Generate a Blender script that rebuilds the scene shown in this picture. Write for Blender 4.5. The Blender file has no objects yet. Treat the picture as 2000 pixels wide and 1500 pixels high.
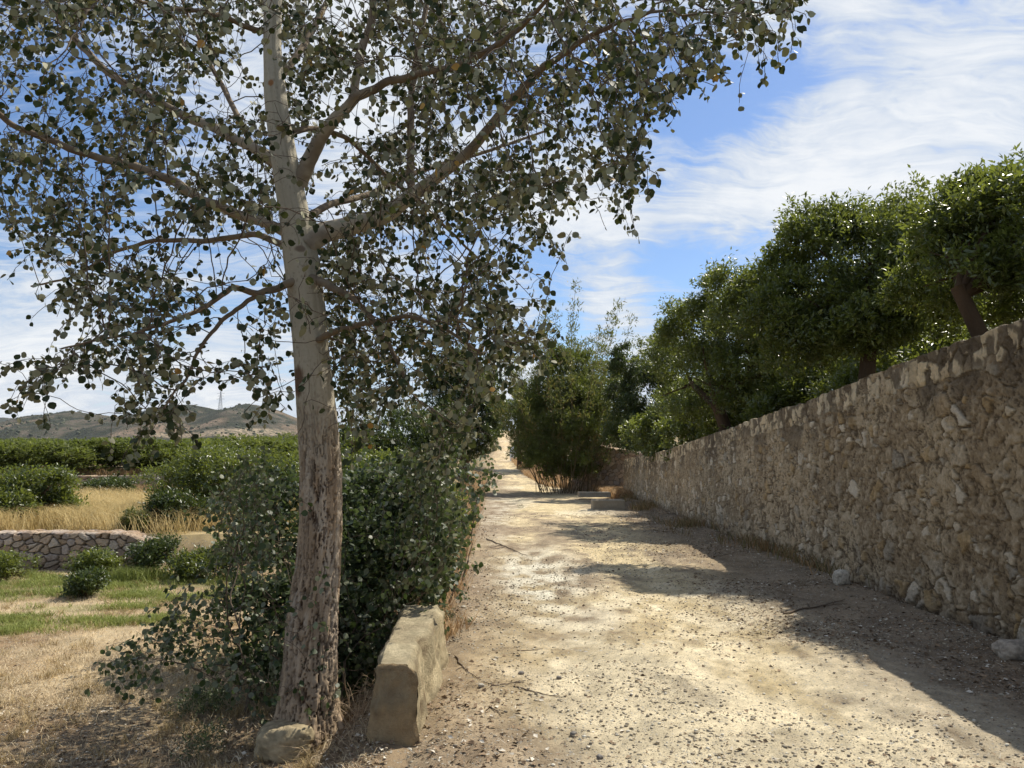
import bpy, math, random
import numpy as np
from mathutils import Vector, kdtree
random.seed(7); rng = np.random.default_rng(7)
SC = bpy.context.scene
COL = SC.collection

# ------------------------------------------------------------------ camera
F, PITCH, CH = 1500.0, math.atan(150/1500), 1.6
cd = bpy.data.cameras.new('camera'); cam = bpy.data.objects.new('camera', cd); COL.objects.link(cam)
cam.location = (0, 0, CH); cam.rotation_euler = (math.pi/2+PITCH, 0, 0)
cd.sensor_width = 36; cd.lens = 27; cd.clip_start = .05; cd.clip_end = 9000
SC.camera = cam
# ------------------------------------------------------------------ light
SUN = Vector((.44, .40, .80)).normalized()
sl = bpy.data.lights.new('sun', 'SUN'); sl.energy = 4.8; sl.angle = math.radians(.5); sl.color = (1, .94, .82)
so = bpy.data.objects.new('sun', sl); COL.objects.link(so); so.location = (20, 20, 40)
so.rotation_euler = SUN.to_track_quat('Z', 'Y').to_euler()
SC.view_settings.view_transform = 'Standard'; SC.view_settings.look = 'None'
SC.view_settings.exposure = .38; SC.view_settings.gamma = 1
CP, SP = math.cos(PITCH), math.sin(PITCH)
def ray(px, py):
    a = (px-1000)/F; b = (750-py)/F
    Y = CP-b*SP; Z = b*CP+SP
    return a/Y, Z/Y
def at(px, py, D):
    u, v = ray(px, py); return Vector((u*D, D, CH+v*D))
def G(px, py, z=0.):
    u, v = ray(px, py); D = (z-CH)/v; return Vector((u*D, D, z))

# node helper
class NT:
    def __init__(s, tree): s.t = tree; tree.nodes.clear()
    def n(s, typ, ins=None, **kw):
        nd = s.t.nodes.new(typ)
        for k, v in kw.items(): setattr(nd, k, v)
        for k, v in (ins or {}).items():
            sk = nd.inputs[k]
            if isinstance(v, bpy.types.NodeSocket): s.t.links.new(v, sk)
            elif isinstance(v, bpy.types.Node): s.t.links.new(v.outputs[0], sk)
            else: sk.default_value = v
        return nd
    def math(s, op, a, b=0., c=0., clamp=False):
        nd = s.n('ShaderNodeMath', {0: a, 1: b, 2: c}, operation=op); nd.use_clamp = clamp; return nd.outputs[0]
    def mix(s, f, a, b, bt='MIX'):
        nd = s.n('ShaderNodeMix', data_type='RGBA', blend_type=bt)
        for k, v in ((0, f), (6, a), (7, b)):
            if isinstance(v, (bpy.types.NodeSocket,)): s.t.links.new(v, nd.inputs[k])
            else: nd.inputs[k].default_value = v if k == 0 or len(v) == 4 else (*v, 1)
        return nd.outputs[2]
    def ramp(s, f, lo, hi, a=0., b=1.):
        nd = s.n('ShaderNodeMapRange', {0: f, 1: lo, 2: hi, 3: a, 4: b}, interpolation_type='SMOOTHSTEP'); return nd.outputs[0]
    def noise(s, v, sc, det=4, rough=.55, dist=0.):
        return s.n('ShaderNodeTexNoise', {'Vector': v, 'Scale': sc, 'Detail': det, 'Roughness': rough, 'Distortion': dist}).outputs[0]
    def vm(s, op, a, b=(0, 0, 0)):
        nd = s.n('ShaderNodeVectorMath', {0: a, 1: b}, operation=op); return nd

# ------------------------------------------------------------------ world
W = bpy.data.worlds.new('World'); SC.world = W; W.use_nodes = True
nt = NT(W.node_tree)
sky = nt.n('ShaderNodeTexSky', sky_type='NISHITA', sun_disc=False, sun_elevation=math.asin(SUN.z),
           sun_rotation=math.atan2(SUN.x, SUN.y), altitude=300, air_density=1.0, dust_density=.5, ozone_density=3.0)
gen = nt.n('ShaderNodeTexCoord').outputs['Generated']
sep = nt.n('ShaderNodeSeparateXYZ', {0: gen})
zz = nt.math('MAXIMUM', sep.outputs[2], 0.0)
den = nt.math('ADD', zz, .22)
pl = nt.n('ShaderNodeCombineXYZ', {0: nt.math('DIVIDE', sep.outputs[0], den), 1: nt.math('DIVIDE', sep.outputs[1], den)}).outputs[0]
wob0 = nt.vm('SCALE', nt.vm('SUBTRACT', nt.n('ShaderNodeTexNoise', {'Vector': pl, 'Scale': 1.6, 'Detail': 4}).outputs[1], (.5, .5, .5)).outputs[0]); wob0.inputs[3].default_value = .55
plw = nt.vm('ADD', pl, wob0.outputs[0]).outputs[0]
mp = nt.n('ShaderNodeMapping', {'Vector': plw, 'Rotation': (0, 0, math.radians(-32)), 'Scale': (.75, 2.1, 1)}).outputs[0]
n1 = nt.noise(mp, 1.5, 8, .58, .25)
n3 = nt.noise(mp, 5.0, 9, .68, .6)
n2 = nt.noise(pl, .9, 4, .5, .3)
cl = nt.math('ADD', nt.math('MULTIPLY', n1, .70), nt.math('MULTIPLY', n2, .20))
cl = nt.math('ADD', cl, nt.math('MULTIPLY', nt.math('SUBTRACT', n3, .16), .62))
n5 = nt.noise(nt.n('ShaderNodeMapping', {'Vector': plw, 'Rotation': (0, 0, math.radians(-40)), 'Scale': (1.2, 6.5, 1)}).outputs[0], 3.2, 8, .66, .8)
cl = nt.math('ADD', cl, nt.math('MULTIPLY', nt.math('SUBTRACT', n5, .5), .42))
wob = nt.vm('SCALE', nt.vm('SUBTRACT', nt.n('ShaderNodeTexNoise', {'Vector': gen, 'Scale': 4.5, 'Detail': 7, 'Roughness': .62}).outputs[1], (.5, .5, .5)).outputs[0])
wob.inputs[3].default_value = .20
gw = nt.vm('ADD', gen, wob.outputs[0]).outputs[0]
def blob(px, py, r, amp):
    u, v = ray(px, py); d = Vector((u, 1, v)).normalized()
    dist = nt.vm('DISTANCE', gw, tuple(d)).outputs['Value']
    return nt.math('MULTIPLY', nt.ramp(dist, 0, r, 1, 0), amp)
for b in ((1650, 60, .22, .10), (1900, 120, .26, .08), (1750, 240, .16, .08), (1600, 310, .13, .20), (1440, 350, .12, .20), (1500, 215, .09, -.17), (1380, 215, .09, -.17), (1620, 170, .09, -.15), (1740, 120, .08, -.10),
          (1300, 300, .08, -.10), (1320, 500, .10, -.20), (1430, 480, .09, -.16), (1180, 430, .09, .16), (1090, 500, .08, -.12), (1200, 570, .07, .16), (1260, 640, .08, .16), (1120, 600, .06, -.16), (1180, 650, .05, -.08),
          (1560, 420, .08, .02), (1900, 330, .14, .10), (40, 360, .20, -.24), (330, 640, .08, -.14), (200, 300, .14, -.12), (20, 600, .16, .16), (60, 740, .14, .16), (420, 770, .12, .16),
          (750, 200, .3, .16), (1120, 330, .10, .12), (1020, 700, .10, .16), (100, 60, .14, -.10), (480, 470, .1, -.06)):
    cl = nt.math('ADD', cl, blob(*b))
cover = nt.ramp(cl, .50, .80)
cover = nt.math('ADD', nt.math('MULTIPLY', cover, .93), nt.ramp(zz, 0, .13, .6, 0), clamp=True)
hs = nt.n('ShaderNodeHueSaturation', {'Hue': .504, 'Saturation': 1.10, 'Value': .98, 'Color': sky}).outputs[0]
ccol = nt.mix(nt.ramp(cl, .66, 1.0), (4.5, 5.0, 5.7), (6.5, 6.6, 6.65))
bg = nt.n('ShaderNodeBackground', {'Color': nt.mix(cover, hs, ccol), 'Strength': .112})
nt.n('ShaderNodeOutputWorld', {'Surface': bg})

# ------------------------------------------------------------------ helpers
def tag(o, label=None, cat=None, group=None, kind=None):
    if label: o['label'] = label
    if cat: o['category'] = cat
    if group: o['group'] = group
    if kind: o['kind'] = kind
    return o
def empty(name, loc, label, cat, group=None, kind=None):
    o = bpy.data.objects.new(name, None); COL.objects.link(o); o.location = loc; o.empty_display_size = .2
    return tag(o, label, cat, group, kind)
def mk(name, V, Fs, mat, parent=None, smooth=False, attrs=None, cols=None, origin=None):
    V = np.asarray(V, dtype=np.float32).reshape(-1, 3)
    if parent is not None and origin is None: V = V-np.array(parent.matrix_world.translation if parent.parent else parent.location, dtype=np.float32)
    if origin is not None: V = V-np.array(origin, dtype=np.float32)
    if not isinstance(Fs, list): Fs = [Fs]
    Fs = [np.asarray(f, dtype=np.int32) for f in Fs if len(f)]
    me = bpy.data.meshes.new(name)
    me.vertices.add(len(V)); me.vertices.foreach_set('co', V.ravel())
    tot = sum(f.size for f in Fs); npl = sum(len(f) for f in Fs)
    me.loops.add(tot); me.polygons.add(npl)
    me.loops.foreach_set('vertex_index', np.concatenate([f.ravel() for f in Fs]))
    lt = np.concatenate([np.full(len(f), f.shape[1], dtype=np.int32) for f in Fs])
    ls = np.concatenate([[0], np.cumsum(lt)[:-1]]).astype(np.int32)
    me.polygons.foreach_set('loop_start', ls); me.polygons.foreach_set('loop_total', lt)
    if smooth: me.polygons.foreach_set('use_smooth', np.ones(npl, dtype=bool))
    for k, v in (attrs or {}).items():
        a = me.attributes.new(k, 'FLOAT', 'POINT'); a.data.foreach_set('value', np.asarray(v, dtype=np.float32))
    if cols is not None:
        a = me.attributes.new('Col', 'FLOAT_COLOR', 'POINT')
        c = np.ones((len(V), 4), dtype=np.float32); c[:, :3] = np.clip(cols, 0, 1); a.data.foreach_set('color', c.ravel())
    me.update(calc_edges=True); me.validate()
    if mat: me.materials.append(mat)
    o = bpy.data.objects.new(name, me); COL.objects.link(o)
    if parent is not None: o.parent = parent
    if origin is not None: o.location = origin
    return o
def gridF(r, c, wrap=False):
    i = np.arange(r-1)[:, None]; j = np.arange(c if wrap else c-1)[None, :]
    a = i*c+j; b = i*c+(j+1) % c
    return np.stack([a, b, b+c, a+c], -1).reshape(-1, 4)
def h3(ix, iy, iz):
    n = (ix.astype(np.int64)*374761393+iy.astype(np.int64)*668265263+iz.astype(np.int64)*2147483647) & 0xffffffff
    n = ((n ^ (n >> 13))*1274126177) & 0xffffffff
    n = ((n ^ (n >> 15))*2246822519) & 0xffffffff
    return ((n ^ (n >> 16)) & 0xffffff)/float(0xffffff)
def vn(x, y, z=0.):
    x = np.asarray(x, float); y = np.asarray(y, float)+x*0; z = np.asarray(z, float)+x*0
    ix, iy, iz = np.floor(x), np.floor(y), np.floor(z)
    fx, fy, fz = x-ix, y-iy, z-iz
    fx = fx*fx*(3-2*fx); fy = fy*fy*(3-2*fy); fz = fz*fz*(3-2*fz)
    r = 0
    for dx in (0, 1):
        for dy in (0, 1):
            for dz in (0, 1):
                r = r+h3(ix+dx, iy+dy, iz+dz)*(fx if dx else 1-fx)*(fy if dy else 1-fy)*(fz if dz else 1-fz)
    return r
def fbm(x, y, z=0., o=4, g=.5):
    s = 0; a = 1; t = 0
    for i in range(o):
        s = s+a*vn(np.asarray(x)*2**i+i*17.3, np.asarray(y)*2**i+i*5.1, np.asarray(z)*2**i+i*9.7); t += a; a *= g
    return s/t
def sst(x, a, b):
    t = np.clip((np.asarray(x, float)-a)/(b-a), 0, 1); return t*t*(3-2*t)
def lerp(a, b, t):
    t = np.asarray(t)[..., None]; return np.asarray(a)*(1-t)+np.asarray(b)*t
def voro(u, v, seed=0, jit=.85):
    """F1, F2, cell id random for unit cells"""
    iu, iv = np.floor(u), np.floor(v)
    d1 = np.full(u.shape, 9.); d2 = np.full(u.shape, 9.); idr = np.zeros(u.shape); idr2 = np.zeros(u.shape)
    for du in (-1, 0, 1):
        for dv in (-1, 0, 1):
            cu, cv = iu+du, iv+dv
            pu = cu+.5+jit*(h3(cu, cv, cu*0+seed)-.5); pv = cv+.5+jit*(h3(cu, cv, cu*0+seed+11)-.5)
            d = np.hypot(u-pu, v-pv); rr = h3(cu, cv, cu*0+seed+23); r2 = h3(cu, cv, cu*0+seed+37)
            m = d < d1
            d2 = np.where(m, d1, np.minimum(d2, d)); idr = np.where(m, rr, idr); idr2 = np.where(m, r2, idr2); d1 = np.where(m, d, d1)
    return d1, d2, idr, idr2

# ------------------------------------------------------------------ materials
def newmat(name):
    m = bpy.data.materials.new(name); m.use_nodes = True; return m, NT(m.node_tree)
def leafmat(name, top, top2, under, trans, tr=.35, rough=.5, yellow=None, yfrac=.0, spec=.5):
    m, t = newmat(name)
    r = t.n('ShaderNodeAttribute', attribute_name='rnd').outputs['Fac']
    c = t.mix(r, top, top2)
    if yellow: c = t.mix(t.math('GREATER_THAN', r, 1-yfrac), c, yellow)
    if under:
        bf = t.n('ShaderNodeNewGeometry').outputs['Backfacing']
        uc = t.mix(r, tuple(x*.5 for x in under), tuple(x*1.25 for x in under))
        if yellow: uc = t.mix(t.math('GREATER_THAN', r, 1-yfrac), uc, yellow)
        c = t.mix(bf, c, uc)
    p = t.n('ShaderNodeBsdfPrincipled', {'Base Color': c, 'Roughness': rough, 'Specular IOR Level': spec})
    tc = t.mix(r, trans, tuple(x*1.3 for x in trans))
    tl = t.n('ShaderNodeBsdfTranslucent', {'Color': tc})
    ms = t.n('ShaderNodeMixShader', {0: tr, 1: p, 2: tl})
    t.n('ShaderNodeOutputMaterial', {'Surface': ms}); return m
def colmat(name, rough=.9, sc=40, amt=.35, bump=.4, bsc=60, bd=.004, spec=.25):
    """vertex-coloured surface with fine procedural mottling and bump"""
    m, t = newmat(name)
    a = t.n('ShaderNodeAttribute', attribute_name='Col').outputs['Color']
    pos = t.n('ShaderNodeNewGeometry').outputs['Position']
    n = t.noise(pos, sc, 6, .65); n2 = t.noise(pos, sc*5, 3, .6)
    k = t.math('ADD', t.math('MULTIPLY', n, amt*2), t.math('MULTIPLY', n2, amt))
    k = t.math('ADD', k, 1-amt*1.5)
    kk = t.n('ShaderNodeCombineXYZ', {0: k, 1: k, 2: k}).outputs[0]
    c = t.mix(1., a, kk, 'MULTIPLY')
    hb = t.math('ADD', t.noise(pos, bsc, 6, .7), t.math('MULTIPLY', t.noise(pos, bsc*4, 3, .6), .4))
    b = t.n('ShaderNodeBump', {'Height': hb, 'Strength': bump, 'Distance': bd*3})
    p = t.n('ShaderNodeBsdfPrincipled', {'Base Color': c, 'Roughness': rough, 'Normal': b, 'Specular IOR Level': spec})
    t.n('ShaderNodeOutputMaterial', {'Surface': p}); return m
def rndmat(name, a, b, rough=.85, trans=0., c3=None):
    m, t = newmat(name)
    r = t.n('ShaderNodeAttribute', attribute_name='rnd').outputs['Fac']
    c = t.mix(r, a, b)
    if c3: c = t.mix(t.math('GREATER_THAN', r, .88), c, c3)
    p = t.n('ShaderNodeBsdfPrincipled', {'Base Color': c, 'Roughness': rough, 'Specular IOR Level': .25})
    s = p
    if trans: s = t.n('ShaderNodeMixShader', {0: trans, 1: p, 2: t.n('ShaderNodeBsdfTranslucent', {'Color': c})})
    t.n('ShaderNodeOutputMaterial', {'Surface': s}); return m
M = {}
M['poplar'] = leafmat('poplar_leaf', (.010, .019, .006), (.036, .052, .014), (.29, .28, .175), (.14, .16, .04), .11, .6, (.42, .22, .05), .012, .25)
M['sucker'] = leafmat('sucker_leaf', (.014, .028, .009), (.055, .080, .024), (.19, .20, .125), (.11, .16, .04), .2, .5, spec=.35)
M['citrus'] = leafmat('citrus_leaf', (.022, .040, .011), (.135, .160, .034), None, (.23, .27, .04), .32, .36, (.26, .25, .05), .05, .6)
M['citrus_dark'] = leafmat('dark_leaf', (.015, .032, .008), (.075, .10, .022), None, (.12, .16, .03), .24, .42, None, 0, .5)
M['grove'] = leafmat('grove_leaf', (.030, .050, .012), (.16, .175, .038), None, (.22, .27, .04), .28, .55, (.28, .30, .07), .10, .3)
M['cane'] = leafmat('cane_leaf', (.05, .075, .02), (.12, .13, .035), None, (.20, .22, .05), .3, .5, (.26, .15, .05), .16, .4)
M['grass_dry'] = rndmat('dry_grass_blade', (.34, .25, .15), (.72, .60, .40), .8, .25)
M['grass_tall'] = rndmat('tall_dry_grass_blade', (.42, .31, .12), (.72, .58, .30), .8, .3)
M['grass_green'] = rndmat('green_grass_blade', (.12, .155, .035), (.31, .34, .09), .6, .35)
M['twig'] = rndmat('twig_bark', (.10, .072, .05), (.20, .16, .12), .85)
M['straw'] = rndmat('dry_stem', (.34, .24, .15), (.58, .45, .30), .8)
M['litter'] = rndmat('dead_leaf', (.085, .055, .033), (.34, .24, .15), .85, 0, (.62, .56, .46))
M['gravel'] = rndmat('pebble', (.20, .17, .13), (.55, .47, .34), .85, 0, (.66, .61, .50))
M['wall'] = colmat('rubble_plaster', .95, 30, .42, 1., 45, .012)
M['rock'] = colmat('rock', .9, 22, .25, .6, 50, .005)
M['concrete'] = colmat('old_concrete', .95, 28, .32, 1., 55, .008)
M['bark'] = colmat('poplar_bark', .9, 40, .18, .5, 70, .004)
M['darkbark'] = colmat('citrus_bark', .92, 25, .25, .7, 40, .006)
M['darkcane'] = rndmat('cane_stem', (.10, .075, .04), (.26, .20, .11), .8)
M['metal'] = rndmat('pylon_steel', (.30, .32, .34), (.34, .36, .38), .6)
M['white'] = colmat('limewash', .9, 10, .08, .3, 20, .004)

def groundmat(name):
    m, t = newmat(name)
    a = t.n('ShaderNodeAttribute', attribute_name='Col').outputs['Color']
    pos = t.n('ShaderNodeNewGeometry').outputs['Position']
    n = t.noise(pos, 9, 7, .68); n2 = t.noise(pos, 75, 5, .7)
    v = t.n('ShaderNodeTexVoronoi', {'Vector': pos, 'Scale': 55., 'Randomness': 1.}, feature='F1')
    vv = t.n('ShaderNodeTexVoronoi', {'Vector': pos, 'Scale': 24., 'Randomness': 1.}, feature='F1')
    k = t.math('ADD', t.math('MULTIPLY', n, .9), t.math('MULTIPLY', n2, 1.15)); k = t.math('ADD', k, -.02)
    c = t.mix(1., a, t.n('ShaderNodeCombineXYZ', {0: k, 1: k, 2: k}).outputs[0], 'MULTIPLY')
    # embedded pebbles: some voronoi cells grey or pale
    sel = t.n('ShaderNodeSeparateColor', {0: v.outputs['Color']})
    pm = t.math('MULTIPLY', t.math('GREATER_THAN', sel.outputs[0], .72), t.math('LESS_THAN', v.outputs['Distance'], .40))
    pc = t.mix(sel.outputs[1], (.11, .10, .09), (.50, .47, .40))
    c = t.mix(t.math('MULTIPLY', pm, .75), c, pc)
    sel2 = t.n('ShaderNodeSeparateColor', {0: vv.outputs['Color']})
    pm2 = t.math('MULTIPLY', t.math('GREATER_THAN', sel2.outputs[0], .965), t.math('LESS_THAN', vv.outputs['Distance'], .34))
    c = t.mix(t.math('MULTIPLY', pm2, .8), c, t.mix(sel2.outputs[1], (.13, .12, .11), (.52, .49, .43)))
    hb = t.math('ADD', t.math('MULTIPLY', n2, .7), t.math('MULTIPLY', pm, .5)); hb = t.math('ADD', hb, t.math('MULTIPLY', pm2, .9))
    hb = t.math('ADD', hb, t.noise(pos, 220, 2, .6))
    b = t.n('ShaderNodeBump', {'Height': hb, 'Strength': .8, 'Distance': .014})
    p = t.n('ShaderNodeBsdfPrincipled', {'Base Color': c, 'Roughness': .95, 'Normal': b, 'Specular IOR Level': .15})
    t.n('ShaderNodeOutputMaterial', {'Surface': p}); return m
M['ground'] = groundmat('earth')

# ------------------------------------------------------------------ terrain
def wallX(y): return 4.33+.0305*(np.asarray(y, float)-6.5)
def wD(px, py): return (4.33-.198)/(ray(px, py)[0]-.0305)
_wt = sorted((wD(a, b), at(a, b, wD(a, b)).z) for a, b in ((2000, 625), (1930, 648), (1825, 687), (1720, 725), (1597, 776), (1475, 818), (1419, 838), (1300, 880), (1225, 897)))
WEND = 36.0
def wallTop(y): return np.interp(y, [a for a, b in _wt], [b for a, b in _wt])
def XL(y): return np.interp(y, [0, 4, 8, 12, 24, 40, 55, 85, 110, 150, 300], [-.7, -.66, -.72, -.95, -1.2, -1.6, -1.9, -2.5, -1.9, -3.3, -8])
def XR(y): return np.interp(y, [0, 6.5, 31, 36, 40, 45, 57, 85, 110, 150, 300], [4.2, 4.35, 5.1, 5.25, 4.9, 3.4, 2.4, 1.2, .7, -.9, -4])
def RZ(y): return np.interp(y, [0, 30, 38, 46, 55, 68, 80, 95, 110, 130, 150, 170, 300], [0, 0, 0, .12, .45, 1.0, 1.6, 2.6, 3.8, 5.6, 7.5, 8.2, 7])
def ZL(y): return np.interp(y, [0, 13.85, 14.1, 28, 30.6, 30.9, 60, 100, 200, 400], [-.28, -.3, .27, .42, .42, .98, 1.5, 1.6, -2, -10])
def H(x, y):
    x = np.asarray(x, float); y = np.asarray(y, float)+x*0
    rz = RZ(y); xl = XL(y); xr = XR(y)
    w = np.interp(y, [0, 8, 20, 40, 100], [.45, .8, 1.6, 2.5, 6])
    tl = sst(xl-.05-x, 0, w)
    z = rz*(1-tl)+ZL(y)*tl
    # behind the long wall the orchard ground is high
    inw = (y < WEND+.3)
    z = np.where(inw, z+(wallTop(y)-.45-z)*sst(x, wallX(y)+.2, wallX(y)+.42), z)
    tr = sst(x, xr+.4, xr+4)
    hi = rz+np.interp(y, [31, 40, 80, 200], [1.5, 1.2, 1.0, 0])
    z = np.where(~inw, z+(hi-z)*tr, z)
    z = z+.05*(fbm(x*.7, y*.7)-.5)*sst(np.maximum(xl-x, x-xr), -.5, 1)
    return z
def Hs(x, y): return float(H(np.array([x]), np.array([y]))[0])
# colours of bare earth
SAND = (.57, .455, .265); PALE = (.63, .55, .395); GREY = (.34, .265, .175); DIRT = (.29, .19, .105); STRAW = (.50, .385, .23); GREEN = (.17, .185, .05)
def greenmask(x, y):
    g = 0
    for px, py, rx, ry in ((60, 1150, 2.0, .75), (110, 1215, 1.4, .33), (310, 1165, 1.1, .38), (370, 1140, .7, .35), (190, 1185, .9, .3), (20, 1225, .7, .45), (180, 1128, 2.6, .5), (480, 1150, .7, .4)):
        p = G(px, py, -.29)
        g = np.maximum(g, 1-sst(np.hypot((x-p.x)/rx, (y-p.y)/ry)+1.9*(fbm(x*1.9, y*2.6, 0, 5, .6)-.5), .45, 1.25))
    return np.clip(g, 0, 1)*(x < -1.4)*(y < 13.8)
def roadcol(x, y):
    xl, xr = XL(y), XR(y); s = (x-xl)/(xr-xl)
    n = fbm(x*1.1, y*.55, 1, 5); n2 = fbm(x*5, y*3, 2, 4); n3 = fbm(x*.45, y*.25, 5, 3)
    c = lerp(GREY, SAND, sst(n+.25*(n2-.5), .40, .60))
    # bright compacted wheel lines
    tw = np.exp(-((s-.50)/.12)**2)*.9+np.exp(-((s-.26-.04*np.sin(y*.3))/.08)**2)*.5*sst(y, 8, 14)
    c = lerp(c, SAND, np.clip(tw*.9, 0, 1)*sst(n2, .3, .55))
    c = lerp(c, PALE, sst(n3+.35*(n2-.5), .52, .68)*.7)
    pal = np.exp(-((x-.3-.1*y*0)/.6)**2-((y-11)/3.0)**2)+np.exp(-((x+.55)/.5)**2-((y-26)/9)**2)
    c = lerp(c, (.66, .62, .50), np.clip(pal*1.2*sst(n2, .3, .6), 0, .9))
    # left verge full of litter, right foot of wall brown earth
    lv = 1-sst(s+.35*(n-.5)+.12*(n2-.5), .06, .36); c = lerp(c, (.27, .20, .13), lv*.85)
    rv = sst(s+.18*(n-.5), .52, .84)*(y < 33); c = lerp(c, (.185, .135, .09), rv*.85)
    c = c*(.62+.76*n2[..., None]); n4 = fbm(x*22, y*16, 6, 3); c = c*(.75+.5*n4[..., None])
    c = lerp(c, (.50, .36, .20), sst(y, 50, 100)*.5)
    return c
def fieldcol(x, y):
    n = fbm(x*.9, y*.9, 3, 5); n2 = fbm(x*6, y*6, 4, 4)
    c = lerp(STRAW, DIRT, sst(n, .44, .60)*.85); c = lerp(c, (.40, .31, .19), sst(fbm(x*3, y*3, 13, 4), .52, .62)*.6)
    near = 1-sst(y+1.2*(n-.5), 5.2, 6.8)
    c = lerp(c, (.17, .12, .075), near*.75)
    c = lerp(c, GREEN, greenmask(x, y)*.6)
    c = np.where(((y > 14)&(y < 31))[..., None], lerp((.42, .32, .16), (.26, .20, .11), sst(n, .4, .6)), c)
    c = np.where((y > 31)[..., None], lerp((.30, .20, .11), (.16, .15, .07), sst(n, .4, .6)), c)
    c = np.where(((x > wallX(y)) & (y < WEND))[..., None], np.array((.20, .16, .08)), c)
    return c*(.60+.80*n2[..., None])
# ground sheet: fan of rows, reaching the foot of the hills
r = np.exp(np.linspace(math.log(3.2), math.log(620), 620)); u = np.concatenate([np.linspace(-2.2, -1.05, 60), np.linspace(-1.04, .75, 430), np.linspace(.76, 2.2, 60)])
yy, uu = np.meshgrid(r-6, u, indexing='ij'); xx = uu*(yy+6)
zz_ = H(xx, yy)
xl, xr = XL(yy), XR(yy); inr = sst(np.minimum(xx-xl, xr-xx), -.15, .25)
zz_ = zz_+.035*(fbm(xx*1.5, yy*1.5, 2)-.5)*(1-inr)-.05*inr
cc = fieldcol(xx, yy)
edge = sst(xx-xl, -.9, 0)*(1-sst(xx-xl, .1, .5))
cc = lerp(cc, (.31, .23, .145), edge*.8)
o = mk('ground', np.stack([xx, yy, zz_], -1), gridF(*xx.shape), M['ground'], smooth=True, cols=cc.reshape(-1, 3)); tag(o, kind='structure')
# dirt road sheet
yr = np.exp(np.linspace(math.log(2.6), math.log(172), 760)); sr = np.linspace(-.02, 1.02, 230)
yy, ss = np.meshgrid(yr, sr, indexing='ij'); xl, xr = XL(yy), XR(yy); xx = xl+(xr-xl)*ss
e = sst(np.minimum(ss, 1-ss), -.02, .06)
rut = -.035*(np.exp(-((ss-.50)/.09)**2)+np.exp(-((ss-.22)/.08)**2))+.02
zr = RZ(yy)+rut*sst(yy, 0, 6)*e+.02*(fbm(xx*2, yy*2, 7, 3)-.5)+.045*(fbm(xx*7, yy*7, 8, 5, .6)-.5)+.05*(1-sst(ss, 0, .1))*fbm(xx*3, yy*3, 4)+.09*sst(ss, .8, 1.)*(yy < 33)-.10*(1-e)
def roadz(x, y):
    s = (x-XL(y))/(XR(y)-XL(y)); ee = sst(np.minimum(s, 1-s), -.02, .06)
    rt = -.035*(np.exp(-((s-.50)/.09)**2)+np.exp(-((s-.22)/.08)**2))+.02
    return RZ(y)+rt*sst(y, 0, 6)*ee+.02*(fbm(x*2, y*2, 7, 3)-.5)+.045*(fbm(x*7, y*7, 8, 5, .6)-.5)+.05*(1-sst(s, 0, .1))*fbm(x*3, y*3, 4)+.09*sst(s, .8, 1.)*(y < 33)-.10*(1-ee)
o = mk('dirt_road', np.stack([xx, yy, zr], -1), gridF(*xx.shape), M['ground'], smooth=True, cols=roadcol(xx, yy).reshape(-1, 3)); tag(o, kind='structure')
def gz(x, y):
    """visible surface height: road or field"""
    x = np.asarray(x, float); y = np.asarray(y, float)
    s = (x-XL(y))/(XR(y)-XL(y))
    return np.where((s > .0) & (s < 1.0), roadz(x, y), H(x, y))

# ------------------------------------------------------------------ hills
def hillstrip(name, ridge, D, depth, base_py, seed, label=None, amp=10, nx=420, ny=90, col=((.155, .125, .095), (.034, .038, .028))):
    """hillside whose crest passes through the ridge points seen at distance D"""
    pxs = np.array([a for a, b in ridge], float); pys = np.array([b for a, b in ridge], float)
    px = np.linspace(pxs[0], pxs[-1], nx); X = (px-1000)/F*D
    zt = CH+np.array([ray(a, b)[1] for a, b in zip(px, np.interp(px, pxs, pys))])*D
    t = np.linspace(0, 1.35, ny)
    Xg, T = np.meshgrid(X, t); Zt, _ = np.meshgrid(zt, t)
    prof = np.where(T < 1, np.sin(np.clip(T, 0, 1)*math.pi/2)**1.25, 1-(T-1)*1.2)
    Y = D-depth*(1-T)
    z0 = -14.
    k = Y/D
    Xs = Xg*(.55+.45*k)
    Z = z0+(Zt-z0)*prof
    nn = fbm(Xs/110+seed, Y/110, seed, 5)-.5; gl = 1-np.abs(2*fbm(Xs/170+seed*3, Y/330, seed, 4)-1)
    fade = np.clip(1-np.abs(T-1)*0, 0, 1)*sst(T, 0, .3)*(1-.8*np.exp(-((T-1)/.10)**2))
    Z = Z+fade*(amp*2.2*nn-amp*1.6*(gl-.7))
    Z = Z+amp*.22*(fbm(Xs/16, Y/16, seed, 3)-.5)
    n1 = fbm(Xs/26+3, Y/40, 2, 5); n2 = fbm(Xs/7, Y/10, 3, 3)
    c = lerp(col[0], col[1], sst(n1*.6+n2*.4, .34, .54))
    c = lerp(c, (.42, .29, .20), (sst(fbm(Xs/70+9, Y/90, 5, 3), .58, .70))*.5)
    return Xs, Y, Z, c
hl, ht = newmat('hill_scrubland')
a = ht.n('ShaderNodeAttribute', attribute_name='Col').outputs['Color']; pos = ht.n('ShaderNodeNewGeometry').outputs['Position']
v = ht.n('ShaderNodeTexVoronoi', {'Vector': pos, 'Scale': .17}, feature='F1')
v2 = ht.n('ShaderNodeTexVoronoi', {'Vector': pos, 'Scale': .36}, feature='F1')
c = ht.mix(ht.math('MULTIPLY', ht.ramp(v.outputs['Distance'], .30, .55, 1, 0), .65), a, (.060, .068, .042))
c = ht.mix(ht.math('MULTIPLY', ht.ramp(v2.outputs['Distance'], .30, .50, 1, 0), .45), c, (.075, .08, .05))
b = ht.n('ShaderNodeBump', {'Height': ht.noise(pos, .3, 6, .7), 'Strength': 1., 'Distance': 4.})
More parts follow.
